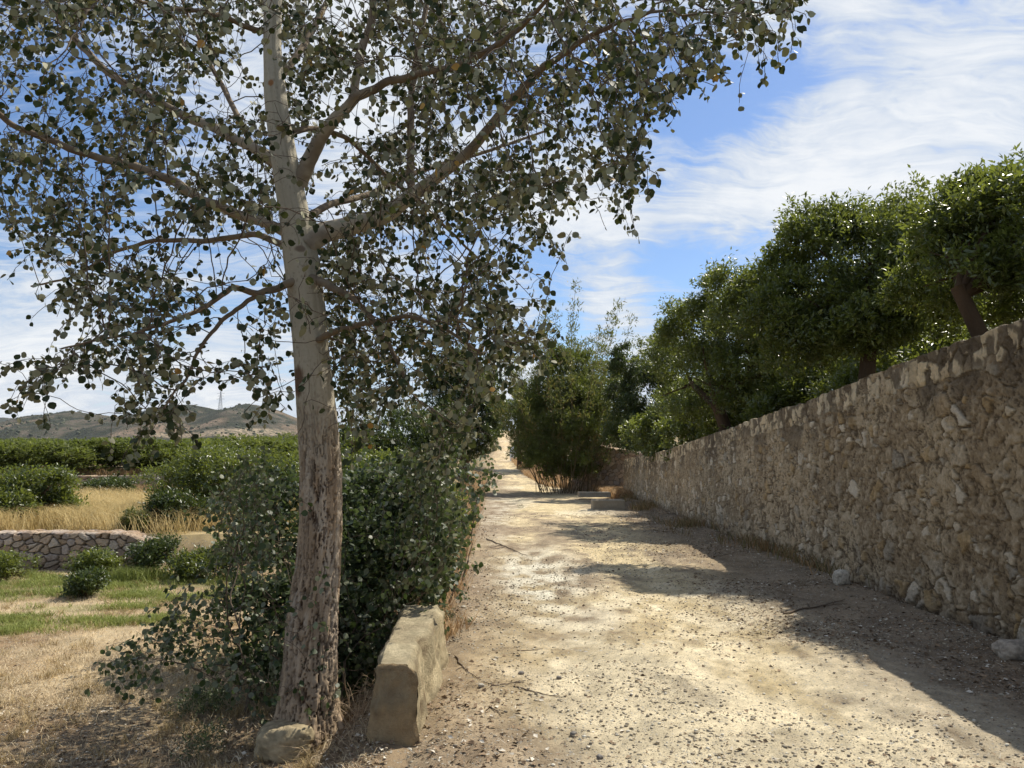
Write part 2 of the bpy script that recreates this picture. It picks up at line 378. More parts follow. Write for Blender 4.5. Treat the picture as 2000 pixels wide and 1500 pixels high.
ht.n('ShaderNodeOutputMaterial', {'Surface': ht.n('ShaderNodeBsdfPrincipled', {'Base Color': c, 'Roughness': 1., 'Specular IOR Level': .05, 'Normal': b})})
ridge1 = [(-700, 860), (-300, 850), (-60, 838), (40, 832), (92, 821), (160, 808), (220, 813), (262, 815), (300, 806), (342, 798), (396, 795), (440, 805), (470, 799), (500, 791), (540, 800), (575, 815), (640, 838), (720, 858), (900, 872), (1300, 884), (1800, 886), (2600, 886)]
D1 = 1200.
Xs, Y, Z, c = hillstrip('hill', ridge1, D1, 520, 880, 1.7)
def patch(px, py, rx, ry, colr, c):
    u_, v_ = ray(px, py); U = Xs/Y; Vv = (Z-CH)/Y
    m = 1-sst(np.hypot((U-u_)/(rx/F), (Vv-v_)/(ry/F)), .7, 1.2); return lerp(c, colr, m*.9)
c = patch(42, 868, 14, 3, (.50, .26, .17), c); c = patch(68, 872, 16, 2, (.60, .36, .26), c)
c = patch(480, 845, 90, 9, (.42, .33, .23), c); c = patch(350, 850, 60, 6, (.42, .32, .22), c)
o = mk('hill', np.stack([Xs, Y, Z], -1), gridF(*Xs.shape), hl, smooth=True, cols=c.reshape(-1, 3)); tag(o, kind='structure')
hillpts = (Xs, Y, Z)
ridge2 = [(-1400, 820), (-500, 815), (-100, 812), (0, 818), (40, 816), (90, 819), (150, 830), (300, 860), (600, 880)]
Xs2, Y2, Z2, c2 = hillstrip('far_hill', ridge2, 2600., 900, 880, 5.1, amp=18, nx=200, ny=50)
o = mk('far_hill', np.stack([Xs2, Y2, Z2], -1), gridF(*Xs2.shape), hl, smooth=True, cols=c2.reshape(-1, 3)*.9); tag(o, kind='structure')
# low plain between orchard and hills, and land behind the camera
x_, y_ = np.meshgrid(np.linspace(-5000, 5000, 40), np.concatenate([np.linspace(-3000, 300, 10), np.linspace(400, 5000, 30)]))
z_ = -16.+x_*0+np.where(y_ < 0, 0, 0)
o = mk('plain', np.stack([x_, y_, z_], -1), gridF(*x_.shape), hl, cols=np.tile((.22, .18, .12), (x_.size, 1))); tag(o, kind='structure')
# scrub bushes on the hillside: countless small shrubs, one object
ICO = np.array([(0, 0, 1), (.89, 0, .45), (.28, .85, .45), (-.72, .53, .45), (-.72, -.53, .45), (.28, -.85, .45), (.72, .53, -.45), (-.28, .85, -.45), (-.89, 0, -.45), (-.28, -.85, -.45), (.72, -.53, -.45), (0, 0, -1)])
ICF = np.array([(0, 1, 2), (0, 2, 3), (0, 3, 4), (0, 4, 5), (0, 5, 1), (1, 6, 2), (2, 7, 3), (3, 8, 4), (4, 9, 5), (5, 10, 1), (6, 7, 2), (7, 8, 3), (8, 9, 4), (9, 10, 5), (10, 6, 1), (11, 7, 6), (11, 8, 7), (11, 9, 8), (11, 10, 9), (11, 6, 10)])
def blobs(P, R, jit=.25, flat=1., rg=rng):
    n = len(P); V = ICO[None]*(1+jit*(rg.random((n, 12, 1))*2-1))
    a = rg.random(n)*6.283; ca, sa = np.cos(a)[:, None], np.sin(a)[:, None]
    X = V[..., 0]*ca-V[..., 1]*sa; Yv = (V[..., 0]*sa+V[..., 1]*ca)*(.6+.4*rg.random((n, 1)))
    V = np.stack([X, Yv, V[..., 2]*flat], -1)*np.asarray(R)[:, None, None]+P[:, None]
    Fc = (ICF[None]+12*np.arange(n)[:, None, None]).reshape(-1, 3)
    return V.reshape(-1, 3), Fc
I = rng.integers(20, hillpts[0].shape[0]-12, 5200); J = rng.integers(60, 330, 5200)
P = np.stack([hillpts[0][I, J], hillpts[1][I, J], hillpts[2][I, J]], -1); P += rng.normal(0, 1.2, P.shape)*[2, 2, 0]
kd_ = fbm(P[:, 0]/60, P[:, 1]/60, 8, 3); P = P[kd_ > .44]
R = 1.0+2.2*rng.random(len(P))**2
V, Fc = blobs(P, R, .3, .8)
M['scrub'] = rndmat('scrub_leaf', (.055, .065, .038), (.12, .12, .075), 1.)
tag(mk('scrub', V, Fc, M['scrub'], attrs={'rnd': np.repeat(rng.random(len(P)), 12)}), 'dark scrub bushes dotted over the dry hillside', 'scrub', None, 'stuff')

# ------------------------------------------------------------------ tubes
def tube(path, rad, sides=8, caps=True):
    path = np.asarray(path, float); n = len(path); T = np.gradient(path, axis=0); T /= np.linalg.norm(T, axis=1)[:, None]+1e-9
    up = np.array((0., 1, 0)) if abs(T[0][1]) < .9 else np.array((1., 0, 0))
    V = []; A = np.cross(T[0], up); A /= np.linalg.norm(A)
    ang = np.arange(sides)/sides*2*math.pi
    for i in range(n):
        A = A-T[i]*A.dot(T[i]); A /= np.linalg.norm(A); B = np.cross(T[i], A)
        V.append(path[i]+rad[i]*(np.cos(ang)[:, None]*A+np.sin(ang)[:, None]*B))
    V = np.concatenate(V); Fq = gridF(n, sides, True)
    return V, Fq
def smoothpath(pts, n):
    pts = np.asarray(pts, float); d = np.concatenate([[0], np.cumsum(np.linalg.norm(np.diff(pts[:, :3], axis=0), axis=1))])
    t = np.linspace(0, d[-1], n); out = np.stack([np.interp(t, d, pts[:, k]) for k in range(pts.shape[1])], -1)
    for _ in range(max(2, n//12)):
        out[1:-1] = (out[:-2]+2*out[1:-1]+out[2:])/4
    return out
def segs(A, B, ra, rb, sides=4):
    """many separate tapered sticks"""
    A = np.asarray(A, float); B = np.asarray(B, float); T = B-A; L = np.linalg.norm(T, axis=1)[:, None]+1e-9; T = T/L
    up = np.where(np.abs(T[:, 2:3]) < .9, np.array([[0., 0, 1]]), np.array([[1., 0, 0]]))
    U = np.cross(T, up); U /= np.linalg.norm(U, axis=1)[:, None]; Wv = np.cross(T, U)
    ang = np.arange(sides)/sides*2*math.pi; c, s = np.cos(ang)[None, :, None], np.sin(ang)[None, :, None]
    ring = U[:, None]*c+Wv[:, None]*s
    V = np.concatenate([A[:, None]+ring*np.asarray(ra)[:, None, None], B[:, None]+ring*np.asarray(rb)[:, None, None]], 1)
    j = np.arange(sides); q = np.stack([j, (j+1) % sides, (j+1) % sides+sides, j+sides], -1)
    Fq = (q[None]+2*sides*np.arange(len(A))[:, None, None]).reshape(-1, 4)
    return V.reshape(-1, 3), Fq
def unit(v): return v/(np.linalg.norm(v, axis=-1, keepdims=True)+1e-9)
# leaf templates: (along, across, lift)
T_ROUND = (np.array([(0, 0, 0), (.12, .30, .05), (.40, .50, .10), (.72, .40, .07), (1.02, 0, -.02), (.72, -.40, .07), (.40, -.50, .10), (.12, -.30, .05)]),
           [np.array([(0, 3, 2, 1)]), np.array([(0, 4, 3, 3)])[:0], np.array([(0, 7, 6, 5)]), np.array([(0, 5, 4, 3)])])
T_LEAF = (np.array([(0, 0, 0), (.45, .5, .18), (1, 0, -.08), (.45, -.5, .18)]), [np.array([(0, 2, 1), (0, 3, 2)])])
T_LONG = (np.array([(0, 0, 0), (.25, .5, .1), (.65, .42, .05), (1, 0, -.15), (.65, -.42, .05), (.25, -.5, .1)]), [np.array([(0, 3, 2, 1), (0, 5, 4, 3)])])
def leaves(P, A, N, L, Wd, tmpl):
    A = unit(A); S = unit(np.cross(N, A)); N = np.cross(A, S)
    tv, tf = tmpl; L = np.asarray(L)[:, None, None]; Wd = np.asarray(Wd)[:, None, None]
    V = P[:, None]+A[:, None]*tv[None, :, 0:1]*L+S[:, None]*tv[None, :, 1:2]*Wd+N[:, None]*tv[None, :, 2:3]*Wd
    k = len(tv); off = k*np.arange(len(P))[:, None, None]
    Fs = [(f[None]+off).reshape(-1, f.shape[1]) for f in tf if len(f)]
    return V.reshape(-1, 3), Fs, k

# ------------------------------------------------------------------ walls
def wall(name, p0, p1, ts, zb, zt, thick, cw, chh, rows, seed, style, label, cat, toprow=None):
    """rubble wall from p0 to p1 (xy); the stone side is to the left of travel. ts: positions along in metres"""
    p0 = np.array(p0, float); p1 = np.array(p1, float); d = (p1-p0)/np.linalg.norm(p1-p0); nrm = np.array((-d[1], d[0]))
    ts = np.asarray(ts); nb, ntp = rows, max(6, int(rows*.12))
    pv = np.concatenate([np.linspace(0, 1, nb), np.ones(ntp), np.linspace(1, 0, 8)[1:]])
    po = np.concatenate([np.zeros(nb), np.linspace(0, 1, ntp+1)[1:], np.ones(7)])
    S, Pv = np.meshgrid(ts, pv); _, Po = np.meshgrid(ts, po)
    ZB, ZT = zb(S), zt(S)
    front = Po == 0
    Z = ZB+(ZT-ZB)*Pv; topd = ZT-Z
    wx = S+.16*(fbm(S*3.5, Z*3.5, seed, 5, .55)-.5); wz = Z+.16*(fbm(S*3.5, Z*3.5, seed+5, 5, .55)-.5)
    vc = wz-np.where(front, 0, Po*thick)*-1
    f1, f2, r1, r2 = voro(wx/cw, vc/chh, seed)
    edge = f2-f1
    n = fbm(S*1.3, Z*1.3, seed+2, 4); nf = fbm(S*14, Z*14, seed+3, 5, .65); nm = fbm(S*5, Z*5, seed+4, 4)
    if style == 'plaster':
        band = 1-sst(topd+.10*(nm-.5)+.08*(n-.5), .22, .40)
        low = 1-sst(Z+.3*(n-.5), .1, .8)
        near = 1-sst(S, 2.5, 6.0)*.0
        expo = (r2 < .33+.30*low+.25*(n-.5)+.16*sst(S, 16, 26)).astype(float)
        if toprow:
            tf1, tf2, tr1, tr2 = voro(wx/.20+7, vc/.34+.37, seed+50, .7)
            sel = band > .5
            f1 = np.where(sel, tf1, f1); edge = np.where(sel, tf2-tf1, edge); r1 = np.where(sel, tr1, r1); r2 = np.where(sel, tr2, r2)
            expo = np.where(sel, (tr2 < .74).astype(float), expo)
        g1, g2, q1, q2 = voro(wx/.13+3, vc/.10+5, seed+70)
        edge = np.where((r2 > .72) & (band < .5), g2-g1, edge); expo = np.where((r2 > .72) & (band < .5), (q2 < .25+.3*(n-.5)), expo); r1 = np.where((r2 > .72) & (band < .5), q1, r1)
        cov = fbm(wx*6, vc*6, seed+31, 4, .6)
        sh = np.where(band > .5, sst(edge+.16*(nf-.5), .03, .10)*sst(cov, .36, .42), sst(edge+.14*(nf-.5), .09, .15)*sst(cov+.12*(r2-.3), .465, .495))
        sm = np.clip(expo*sh, 0, 1)
        ng = fbm(S*42, Z*42, seed+13, 3, .6); hgt = .022*sm*(1-.6*band)+.012*(1-expo)*sst(edge, .05, .5)+.038*(nf-.5)+.05*(nm-.5)+.05*(n-.5)+.022*(ng-.5)*(1-.5*sm)-.02*sst(.08-edge, 0, .08)*expo*(nm > .5)
        crack = (1-sst(np.abs(fbm(S*1.6+4, Z*1.6, seed+9, 6, .62)-.5), .002, .009))*(fbm(S*.9, Z*.9, seed+19, 2) > .56); hgt -= .015*crack
        mort = lerp((.62, .50, .345), (.42, .325, .215), sst(n, .4, .6)); mort = lerp(mort, (.74, .62, .46), sst(nf, .52, .66)*.6); mort = lerp(mort, (.14, .10, .065), sst(.47-ng*.5-nf*.5, 0, .12)*.8)
        stain = np.clip((1-sst(topd+.5*(n-.5), .2, 1.1))*sst(fbm(S*2.4, Z*.7, seed+8, 4), .38, .60), 0, 1)
        mort = lerp(mort, (.105, .085, .065), stain*.75)
        mort = mort*(1-.5*crack)[..., None]
    else:
        band = 1-sst(topd, .06, .10); low = 0
        sm = sst(edge+.08*(nf-.5), .02, .12); hgt = .05*sm+.03*(nf-.5)+.02*(nm-.5)+.03*r2*sm
        mort = lerp((.17, .13, .09), (.26, .20, .145), nm)
        if style == 'capped': sm = sm*(1-band)+band*.6
    pal = np.array([(.58, .47, .32), (.50, .42, .31), (.40, .36, .30), (.48, .33, .15), (.66, .57, .44), (.42, .31, .19), (.33, .325, .30)])
    if style != 'plaster': pal = np.array([(.46, .34, .24), (.42, .33, .25), (.50, .38, .27), (.38, .27, .18), (.52, .43, .34), (.35, .26, .19), (.40, .33, .28)])
    sc_ = pal[np.clip((r1*7).astype(int), 0, 6)]*(1.4 if style == 'plaster' else 1.3)
    if style == 'plaster': sc_ = lerp(sc_, (.92, .78, .56), band*.8)
    sc_ = sc_*(.80+.40*nf[..., None])*(.85+.3*r2[..., None])
    if style == 'plaster': sc_ = lerp(sc_, (.15, .115, .08), sst(fbm(S*9, Z*6, seed+6, 4), .47, .60)*(.20+.65*band))
    if style == 'plaster': sc_ = lerp(sc_, mort*1.1, .5*(r1 > .3)*(band < .5)); sc_ = lerp(sc_, (.88, .80, .68), .7*(r1 < .17)*(band < .5))
    C = mort*(1-sm[..., None])+sc_*sm[..., None]
    if style == 'plaster':
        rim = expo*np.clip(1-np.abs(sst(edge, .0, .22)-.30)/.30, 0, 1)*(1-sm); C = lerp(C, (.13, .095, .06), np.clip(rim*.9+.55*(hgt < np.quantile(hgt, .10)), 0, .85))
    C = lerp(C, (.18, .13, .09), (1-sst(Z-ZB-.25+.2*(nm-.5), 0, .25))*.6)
    C = C*np.array([1.0, .97, .90]) if style == 'plaster' else C
    off = np.where(front, -hgt, 0); up = np.where(Po > 0, hgt, 0)*(Pv > .98)*.35
    tl = np.where(Pv > .97, .025*(fbm(S*2.5, S*0, seed, 3)-.5)+.03*(vn(S*7, S*0, seed)-.5), 0)
    bat = np.where(front, -.06*(1-Pv), 0)*(1 if style == 'plaster' else .5)
    O = (off+bat+Po*thick)
    X = p0[0]+d[0]*S-nrm[0]*O; Y = p0[1]+d[1]*S-nrm[1]*O
    V = np.stack([X, Y, Z+up+tl], -1)
    org = (float(p0[0]), float(p0[1]), float(zb(np.array([0.]))[0]))
    # end caps
    R, Cn = S.shape; base = V.reshape(-1, 3); Fq = gridF(R, Cn)
    e0 = np.arange(R)*Cn; e1 = e0+Cn-1
    cols = C.reshape(-1, 3)
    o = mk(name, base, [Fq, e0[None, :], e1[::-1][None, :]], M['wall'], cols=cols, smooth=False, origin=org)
    return tag(o, label, cat)
L_ = math.hypot(WEND-1.0, wallX(WEND)-wallX(1.0))
y0 = 1.0
ysam = np.concatenate([np.linspace(1.0, 5.2, 60)[:-1], np.exp(np.linspace(math.log(5.2), math.log(WEND), 1050))])
wall('long_stone_wall', (float(wallX(y0)), y0), (float(wallX(WEND)), WEND), (ysam-y0)*L_/(WEND-y0), lambda S: -.25+S*0,
     lambda S: wallTop(y0+S*(WEND-y0)/L_), .45, .30, .22, 270, 3, 'plaster',
     'tall plastered rubble wall with pale capping stones running along the right of the dirt road', 'stone wall', True)
# field walls on the left
pA = G(-260, 1118, -.29); pB = G(285, 1112, -.29)
def lin(a, b, n): return np.linspace(a, b, n)
Lw = math.hypot(pB.x-pA.x, 0)
ztA = at(200, 1040, 13.7).z
wall('field_wall', (pB.x, 13.72), (pA.x-6, 13.72), lin(0, Lw+6, 620), lambda S: -.5+S*0, lambda S: ztA-.03+.02*np.sin(S*.8)-.10*(1-sst(S, 0, .5)), .42, .17, .12, 110, 12, 'dry',
     'low drystone retaining wall at the back of the left field, small orange bushes at its foot', 'stone wall').name
pC = at(350, 950, 30.5); pD = at(60, 950, 30.5)
wall('terrace_wall', (pC.x+6, 30.5), (pD.x-12, 30.5), lin(0, pC.x+18-pD.x, 500), lambda S: .1+S*0, lambda S: 1.02+.05*np.sin(S*.5)+.05*fbm(S, S*0, 3), .5, .34, .22, 40, 21, 'dry',
     'grey terrace wall half hidden in dry grass below the far orange grove', 'stone wall')
# stone walls at the end of the road's right side
wall('cross_wall', tuple(at(1250, 900, 37.6).xy), tuple(at(1124, 900, 40.5).xy), lin(0, 4.3, 170), lambda S: -.3+S*0, lambda S: 2.0+.14*S+.2*(fbm(S*1.5, S*0, 2)-.5), .5, .30, .20, 90, 31, 'dry',
     'rough drystone wall end facing the camera beyond the long wall, under dark shrubs', 'stone wall')
wall('roadside_wall', (float(XR(52))+.75, 54.), (float(XR(80))+.5, 84.), lin(0, 29.5, 160), lambda S: .2+S*0+.045*S, lambda S: 1.9+.06*S+.3*(fbm(S*.5, S*0, 2)-.5), .5, .45, .35, 40, 41, 'dry',
     'far stone wall with dry grass where the road climbs the hill', 'stone wall')

# ------------------------------------------------------------------ foliage builder for broadleaf trees and bushes
def foliage(blobl, n, seed, leaf=.085, wd=.40, sprig=7, shell=(.55, 1.03), lump=.35, up=.35, tmpl=T_LEAF, spread=.10, ragged=True):
    rg = np.random.default_rng(seed)
    if ragged:
        nb_ = []
        for b in blobl:
            nb_.append((b[0], b[1], b[2], b[3]*.8, b[4]*.8, b[5]*.8))
            for _ in range(9):
                d = unit(rg.normal(size=3)); q = rg.uniform(.13, .40); f = rg.uniform(.62, 1.08)
                nb_.append((b[0]+d[0]*b[3]*f, b[1]+d[1]*b[4]*f, b[2]+d[2]*b[5]*f*.95, b[3]*q, b[4]*q, b[5]*q*1.1))
        blobl = nb_
    vol = np.array([(b[3]*b[4]+b[4]*b[5]+b[3]*b[5]) for b in blobl]); vol = vol/vol.sum()
    ns = int(n//sprig*(1.25 if ragged else 1))
    bi = rg.choice(len(blobl), ns, p=vol); B = np.array(blobl, float)[bi]
    D = unit(rg.normal(size=(ns, 3)))
    D[:, 2] = np.where(D[:, 2] < -.55, -D[:, 2], D[:, 2])
    rr = shell[0]+(shell[1]-shell[0])*rg.random(ns)**.55
    sh_ = rg.random(ns) < .05; rr = np.where(sh_, rg.uniform(1.05, 1.4, ns), rr)
    lm = 1+lump*(fbm(D[:, 0]*2.6+bi*7, D[:, 1]*2.6, D[:, 2]*2.6+seed, 3)-.5)*2
    P = B[:, :3]+D*B[:, 3:6]*(rr*lm)[:, None]
    ax = unit(D+rg.normal(0, .45, (ns, 3))+[0, 0, up])
    if ragged:   # gaps: thin the sprigs where a coarse noise runs low
        sc_ = 1.9/max(.7, leaf*9); g_ = fbm(P[:, 0]*sc_, P[:, 1]*sc_, P[:, 2]*sc_+seed*3, 2); kp = (g_ > .43) | (rg.random(ns) < .12)
        P, ax, D, cl_k = P[kp], ax[kp], D[kp], None; ns = len(P); bi = bi[kp]
    # leaves of each sprig
    t = rg.random((ns, sprig)); pos = P[:, None]+ax[:, None]*(t[..., None]-.3)*spread*2.2+rg.normal(0, spread*.28, (ns, sprig, 3))
    A = unit(ax[:, None]*.7+rg.normal(0, .75, (ns, sprig, 3)))
    N = unit(np.array((0, 0, 1.))+rg.normal(0, .65, (ns, sprig, 3))+ax[:, None]*.3)
    L = leaf*(.65+.6*rg.random((ns, sprig)))
    V, Fs, k = leaves(pos.reshape(-1, 3), A.reshape(-1, 3), N.reshape(-1, 3), L.ravel(), (L*wd).ravel(), tmpl)
    cl_ = np.clip(.5+2.2*(fbm(P[:, 0]*1.7/max(1, leaf*8), P[:, 1]*1.7/max(1, leaf*8), P[:, 2]*1.7/max(1, leaf*8)+seed, 3)-.5), 0, 1)
    rn = np.clip(np.repeat(rg.random(ns)*.3+cl_*.45, sprig)+rg.random(ns*sprig)*.3-.03, 0, 1)
    return V, Fs, np.repeat(rn, k)
def limbtree(base, tips, r0, seed, sides=9):
    """trunk then limbs toward blob centres; returns V,F"""
    rg = np.random.default_rng(seed); Vs, Fs, n = [], [], 0
    def add(V, Fq):
        nonlocal n; Vs.append(V); Fs.append(Fq+n); n += len(V)
    base = np.array(base, float); fork = np.array(tips[0], float)
    p = smoothpath([base-np.array((0, 0, .2)), base+(fork-base)*.5+rg.normal(0, .05, 3), fork], 16)
    rad = r0*np.linspace(1.15, .8, 16); rad[:3] *= [1.4, 1.25, 1.1]
    add(*tube(p, rad, 12))
    for t in tips[1:]:
        t = np.array(t, float); mid = fork+(t-fork)*.5+rg.normal(0, .12, 3)*np.linalg.norm(t-fork)*.5
        q = smoothpath([fork-(fork-base)*.08, mid, t], 14); add(*tube(q, r0*np.linspace(.62, .12, 14), sides))
        for _ in range(5):
            k = rg.integers(4, 13); e = q[k]+unit(rg.normal(size=3)+[0, 0, .4])*rg.uniform(.3, .7)*np.linalg.norm(t-fork)*.6
            s = smoothpath([q[k], (q[k]+e)/2+rg.normal(0, .05, 3), e], 8); add(*tube(s, r0*np.linspace(.22, .05, 8), 5))
    return np.concatenate(Vs), np.concatenate(Fs)
def barkcols(V, a=(.040, .024, .012), b=(.115, .072, .040)):
    return lerp(a, b, fbm(V[:, 0]*8, V[:, 1]*8, V[:, 2]*3, 4))
def tree(name, base, fork, blobl, n, seed, r0, mat, label, cat='tree', group=None, **kw):
    o = empty(name, base, label, cat, group)
    tips = [fork]+[(b[0], b[1], b[2]-.1) for b in blobl[:7]]
    V, Fq = limbtree(base, tips, r0, seed)
    mk('trunk', V, Fq, M['darkbark'], o, True, cols=barkcols(V))
    V, Fs, rn = foliage(blobl, n, seed, **kw)
    mk('crown', V, Fs, M[mat], o, attrs={'rnd': rn})
    return o
def bl(px, py, D, rx, ry=None, rz=None):
    p = at(px, py, D); ry = ry or rx; rz = rz or rx*.85; return (p.x, p.y, p.z, rx, ry, rz)
def T(px, py, D, dz=0): 
    p = at(px, py, D); return (p.x, p.y, p.z+dz)
def base_at(px, py, D):
    p = at(px, py, D); return Vector((p.x, D, Hs(p.x, D)))

GR = 'orange trees behind the long wall'
b = base_at(1975, 650, 8.6)
tree('orange_tree', b, T(1870, 560, 8.9), [bl(1880, 440, 9.4, .62), bl(2000, 430, 9.0, .7), bl(1950, 520, 9.5, .55), bl(2120, 420, 8.6, .9), bl(1840, 500, 10., .45), bl(2060, 530, 9.3, .6), bl(1975, 370, 9.4, .42), bl(2250, 450, 8.2, .9), bl(2230, 600, 8.4, .8), bl(1860, 400, 9.8, .35), bl(2090, 600, 9., .4), bl(1900, 500, 9.2, .45), bl(1830, 450, 9.8, .4), bl(1960, 590, 10, .45), bl(1790, 560, 10.4, .4), bl(1880, 520, 8.9, .36), bl(1945, 545, 8.8, .3), bl(2010, 520, 8.6, .4), bl(1830, 600, 10., .4), bl(1905, 600, 10.6, .5), bl(1990, 590, 9.8, .4)], 60000, 11, .10, 'citrus',
     'nearest orange tree above the wall, with a thick brown trunk leaning left', group=GR, leaf=.09, shell=(.35, 1.12), lump=.6)
b = base_at(1685, 735, 11.6)
tree('orange_tree', b, T(1700, 660, 11.8), [bl(1700, 500, 12.4, 1.05, 1.1, .8), bl(1610, 480, 12.8, .75), bl(1760, 560, 12., .8), bl(1590, 590, 12.6, .9), bl(1680, 620, 12., .7), bl(1520, 560, 13.2, .65), bl(1740, 440, 12.8, .5), bl(1640, 455, 12.9, .5), bl(1540, 500, 13.2, .45), bl(1800, 640, 11.8, .65), bl(1560, 680, 12.6, .65), bl(1440, 620, 13.8, .55), bl(1640, 650, 11.8, .5), bl(1580, 650, 12.2, .6), bl(1730, 650, 11.6, .4), bl(1500, 640, 13, .6), bl(1420, 560, 14, .5), bl(1780, 470, 12.4, .5), bl(1670, 425, 12.8, .35)], 72000, 12, .13, 'citrus',
     'broad orange tree above the middle of the wall, its crown the tallest in the middle', group=GR, leaf=.09, shell=(.4, 1.05), lump=.45)
b = base_at(1412, 845, 18.6)
tree('orange_tree', b, T(1400, 790, 18.7), [bl(1440, 660, 18.5, 1.2, 1.2, 1.), bl(1370, 660, 19.5, 1.), bl(1500, 720, 18., 1.1), bl(1390, 730, 19.2, .9), bl(1340, 720, 20.5, .9), bl(1470, 590, 18.8, .8), bl(1530, 640, 18., 1.), bl(1550, 760, 17.5, .7), bl(1320, 790, 21, .75), bl(1500, 780, 18.5, .7), bl(1440, 770, 18.2, .6), bl(1360, 800, 19.5, .7), bl(1420, 740, 18, .7), bl(1350, 620, 19.5, .7), bl(1290, 700, 22, .8), bl(1400, 560, 18.8, .5), bl(1320, 655, 20, .6)], 64000, 13, .17, 'citrus',
     'orange tree with a dark upright trunk showing above the far half of the wall', group=GR, leaf=.10, shell=(.4, 1.05), lump=.45)
b = base_at(1262, 890, 32.5)
tree('orange_tree', b, T(1258, 850, 32.5), [bl(1262, 770, 32.5, 1.4, 1.3, 1.5), bl(1225, 725, 33, .95), bl(1300, 735, 32, 1.), bl(1225, 820, 32.5, .95, 1, 1.2), bl(1285, 830, 31.8, .95), bl(1330, 780, 31, 1.), bl(1205, 770, 33.2, .7), bl(1235, 872, 32.2, .6), bl(1350, 710, 30, .9), bl(1195, 850, 33, .5), bl(1300, 690, 32, .5), bl(1215, 690, 33, .45)], 46000, 14, .16, 'citrus_dark',
     'dark orange tree drooping over the far end of the long wall', group=GR, leaf=.13, shell=(.4, 1.05), lump=.4)
b = base_at(1800, 690, 15.5)
tree('orange_tree', b, T(1810, 640, 15.5), [bl(1820, 560, 15.8, 1.5), bl(1900, 600, 15, 1.2), bl(1740, 590, 16.5, 1.2), bl(1950, 540, 15, 1.1), bl(2000, 640, 14, 1.1), bl(1840, 640, 15, 1.), bl(1880, 480, 16, .7)], 34000, 15, .14, 'citrus',
     'orange tree in the second row, filling the gap between the two nearest crowns', group=GR, leaf=.11, shell=(.4, 1.05))
b = base_at(1600, 760, 19.5)
tree('orange_tree', b, T(1600, 720, 19.5), [bl(1600, 640, 20, 1.5), bl(1650, 680, 19, 1.2), bl(1540, 680, 21, 1.3), bl(1620, 720, 19, 1.), bl(1700, 700, 18.5, .9)], 24000, 16, .14, 'citrus',
     'orange tree in the second row, seen low between the trunks above the wall', group=GR, leaf=.12, shell=(.4, 1.05))

for i, (px, D, s, lab) in enumerate(((1330, 27, 1.7, 'low leafy orange tree behind the far end of the long wall'), (1400, 24, 1.6, 'low orange tree behind the wall, left of the dark upright trunk'), (1490, 21, 1.7, 'low orange tree behind the wall, right of the dark upright trunk'),
        (1590, 17.5, 1.5, 'low orange tree filling the space above the wall, under the broad crown'), (1760, 15, 1.5, 'low orange tree behind the wall between the two nearest trunks'), (1900, 13, 1.4, 'low orange tree behind the nearest leaning trunk'), (1200, 42, 2.2, 'dark leafy tree beyond the drystone wall end'))):
    x_ = (px-1000)/F*D; z_ = Hs(x_, D); B = [(x_, D, z_+s*.7, s*.9, s*.9, s*.8), (x_+s*.6, D+.3, z_+s*.5, s*.6, s*.6, s*.5), (x_-s*.6, D, z_+s*.55, s*.6, s*.6, s*.55), (x_+.2, D+.5, z_+s*1.3, s*.55, s*.6, s*.5)]
    tree('orange_tree', (x_, D, z_), (x_, D, z_+.4), B, 20000, 130+i, .09, 'citrus' if i < 6 else 'citrus_dark', lab, group=GR, leaf=.085+.0022*D, shell=(.3, 1.05), lump=.5)

# tall shrub with bare canes beside the road's right bend
def canes(base, n, hgt, spread, seed, r=.018):
    rg = np.random.default_rng(seed); A, B, ra, rb = [], [], [], []
    tips = []
    for i in range(n):
        a = rg.uniform(0, 6.28); p = np.array(base, float)+[math.cos(a)*spread*.35*rg.random(), math.sin(a)*spread*.35*rg.random(), -.1]
        d = unit(np.array([math.cos(a)*.16*spread*rg.random(), math.sin(a)*.16*spread*rg.random(), 1.])); h = hgt*rg.uniform(.55, 1.02); k = 12
        for j in range(k):
            q = p+d*h/k; d = unit(d+rg.normal(0, .035, 3)); f = 1-j/k; A.append(p); B.append(q); ra.append(r*(.3+.7*f)); rb.append(r*(.3+.7*(f-1/k)))
            if j > 2: tips.append((*q, d[0], d[1], d[2], j/k))
            p = q
    return np.array(A), np.array(B), np.array(ra), np.array(rb), np.array(tips)
def caneshrub(name, base, n, hgt, spread, seed, leafn, leaf, mat, label, blobl, bn, bmat, group=None):
    o = empty(name, base, label, 'shrub', group)
    A, B, ra, rb, tips = canes(base, n, hgt, spread, seed)
    V, Fq = segs(A, B, ra, rb, 5); mk('stems', V, Fq, M['darkcane'], o, attrs={'rnd': np.repeat(np.random.default_rng(1).random(len(A))*.5, 10)})
    rg = np.random.default_rng(seed+1)
    idx = rg.integers(0, len(tips), leafn); P = tips[idx, :3]+rg.normal(0, .15, (leafn, 3)); Ax = unit(tips[idx, 3:6]*.9+rg.normal(0, .7, (leafn, 3)))
    Nn = rg.normal(size=(leafn, 3)); L = leaf*(.7+.6*rg.random(leafn))
    V, Fs, k = leaves(P, Ax, Nn, L, L*.24, T_LEAF)
    mk('cane_leaves', V, Fs, M[mat], o, attrs={'rnd': np.repeat(rg.random(leafn), k)})
    if blobl:
        V, Fs, rn = foliage(blobl, bn, seed+3, leaf=.15, wd=.35, shell=(.3, 1.05), lump=.5)
        mk('crown', V, Fs, M[bmat], o, attrs={'rnd': rn})
    return o
b = base_at(1104, 930, 38.5)
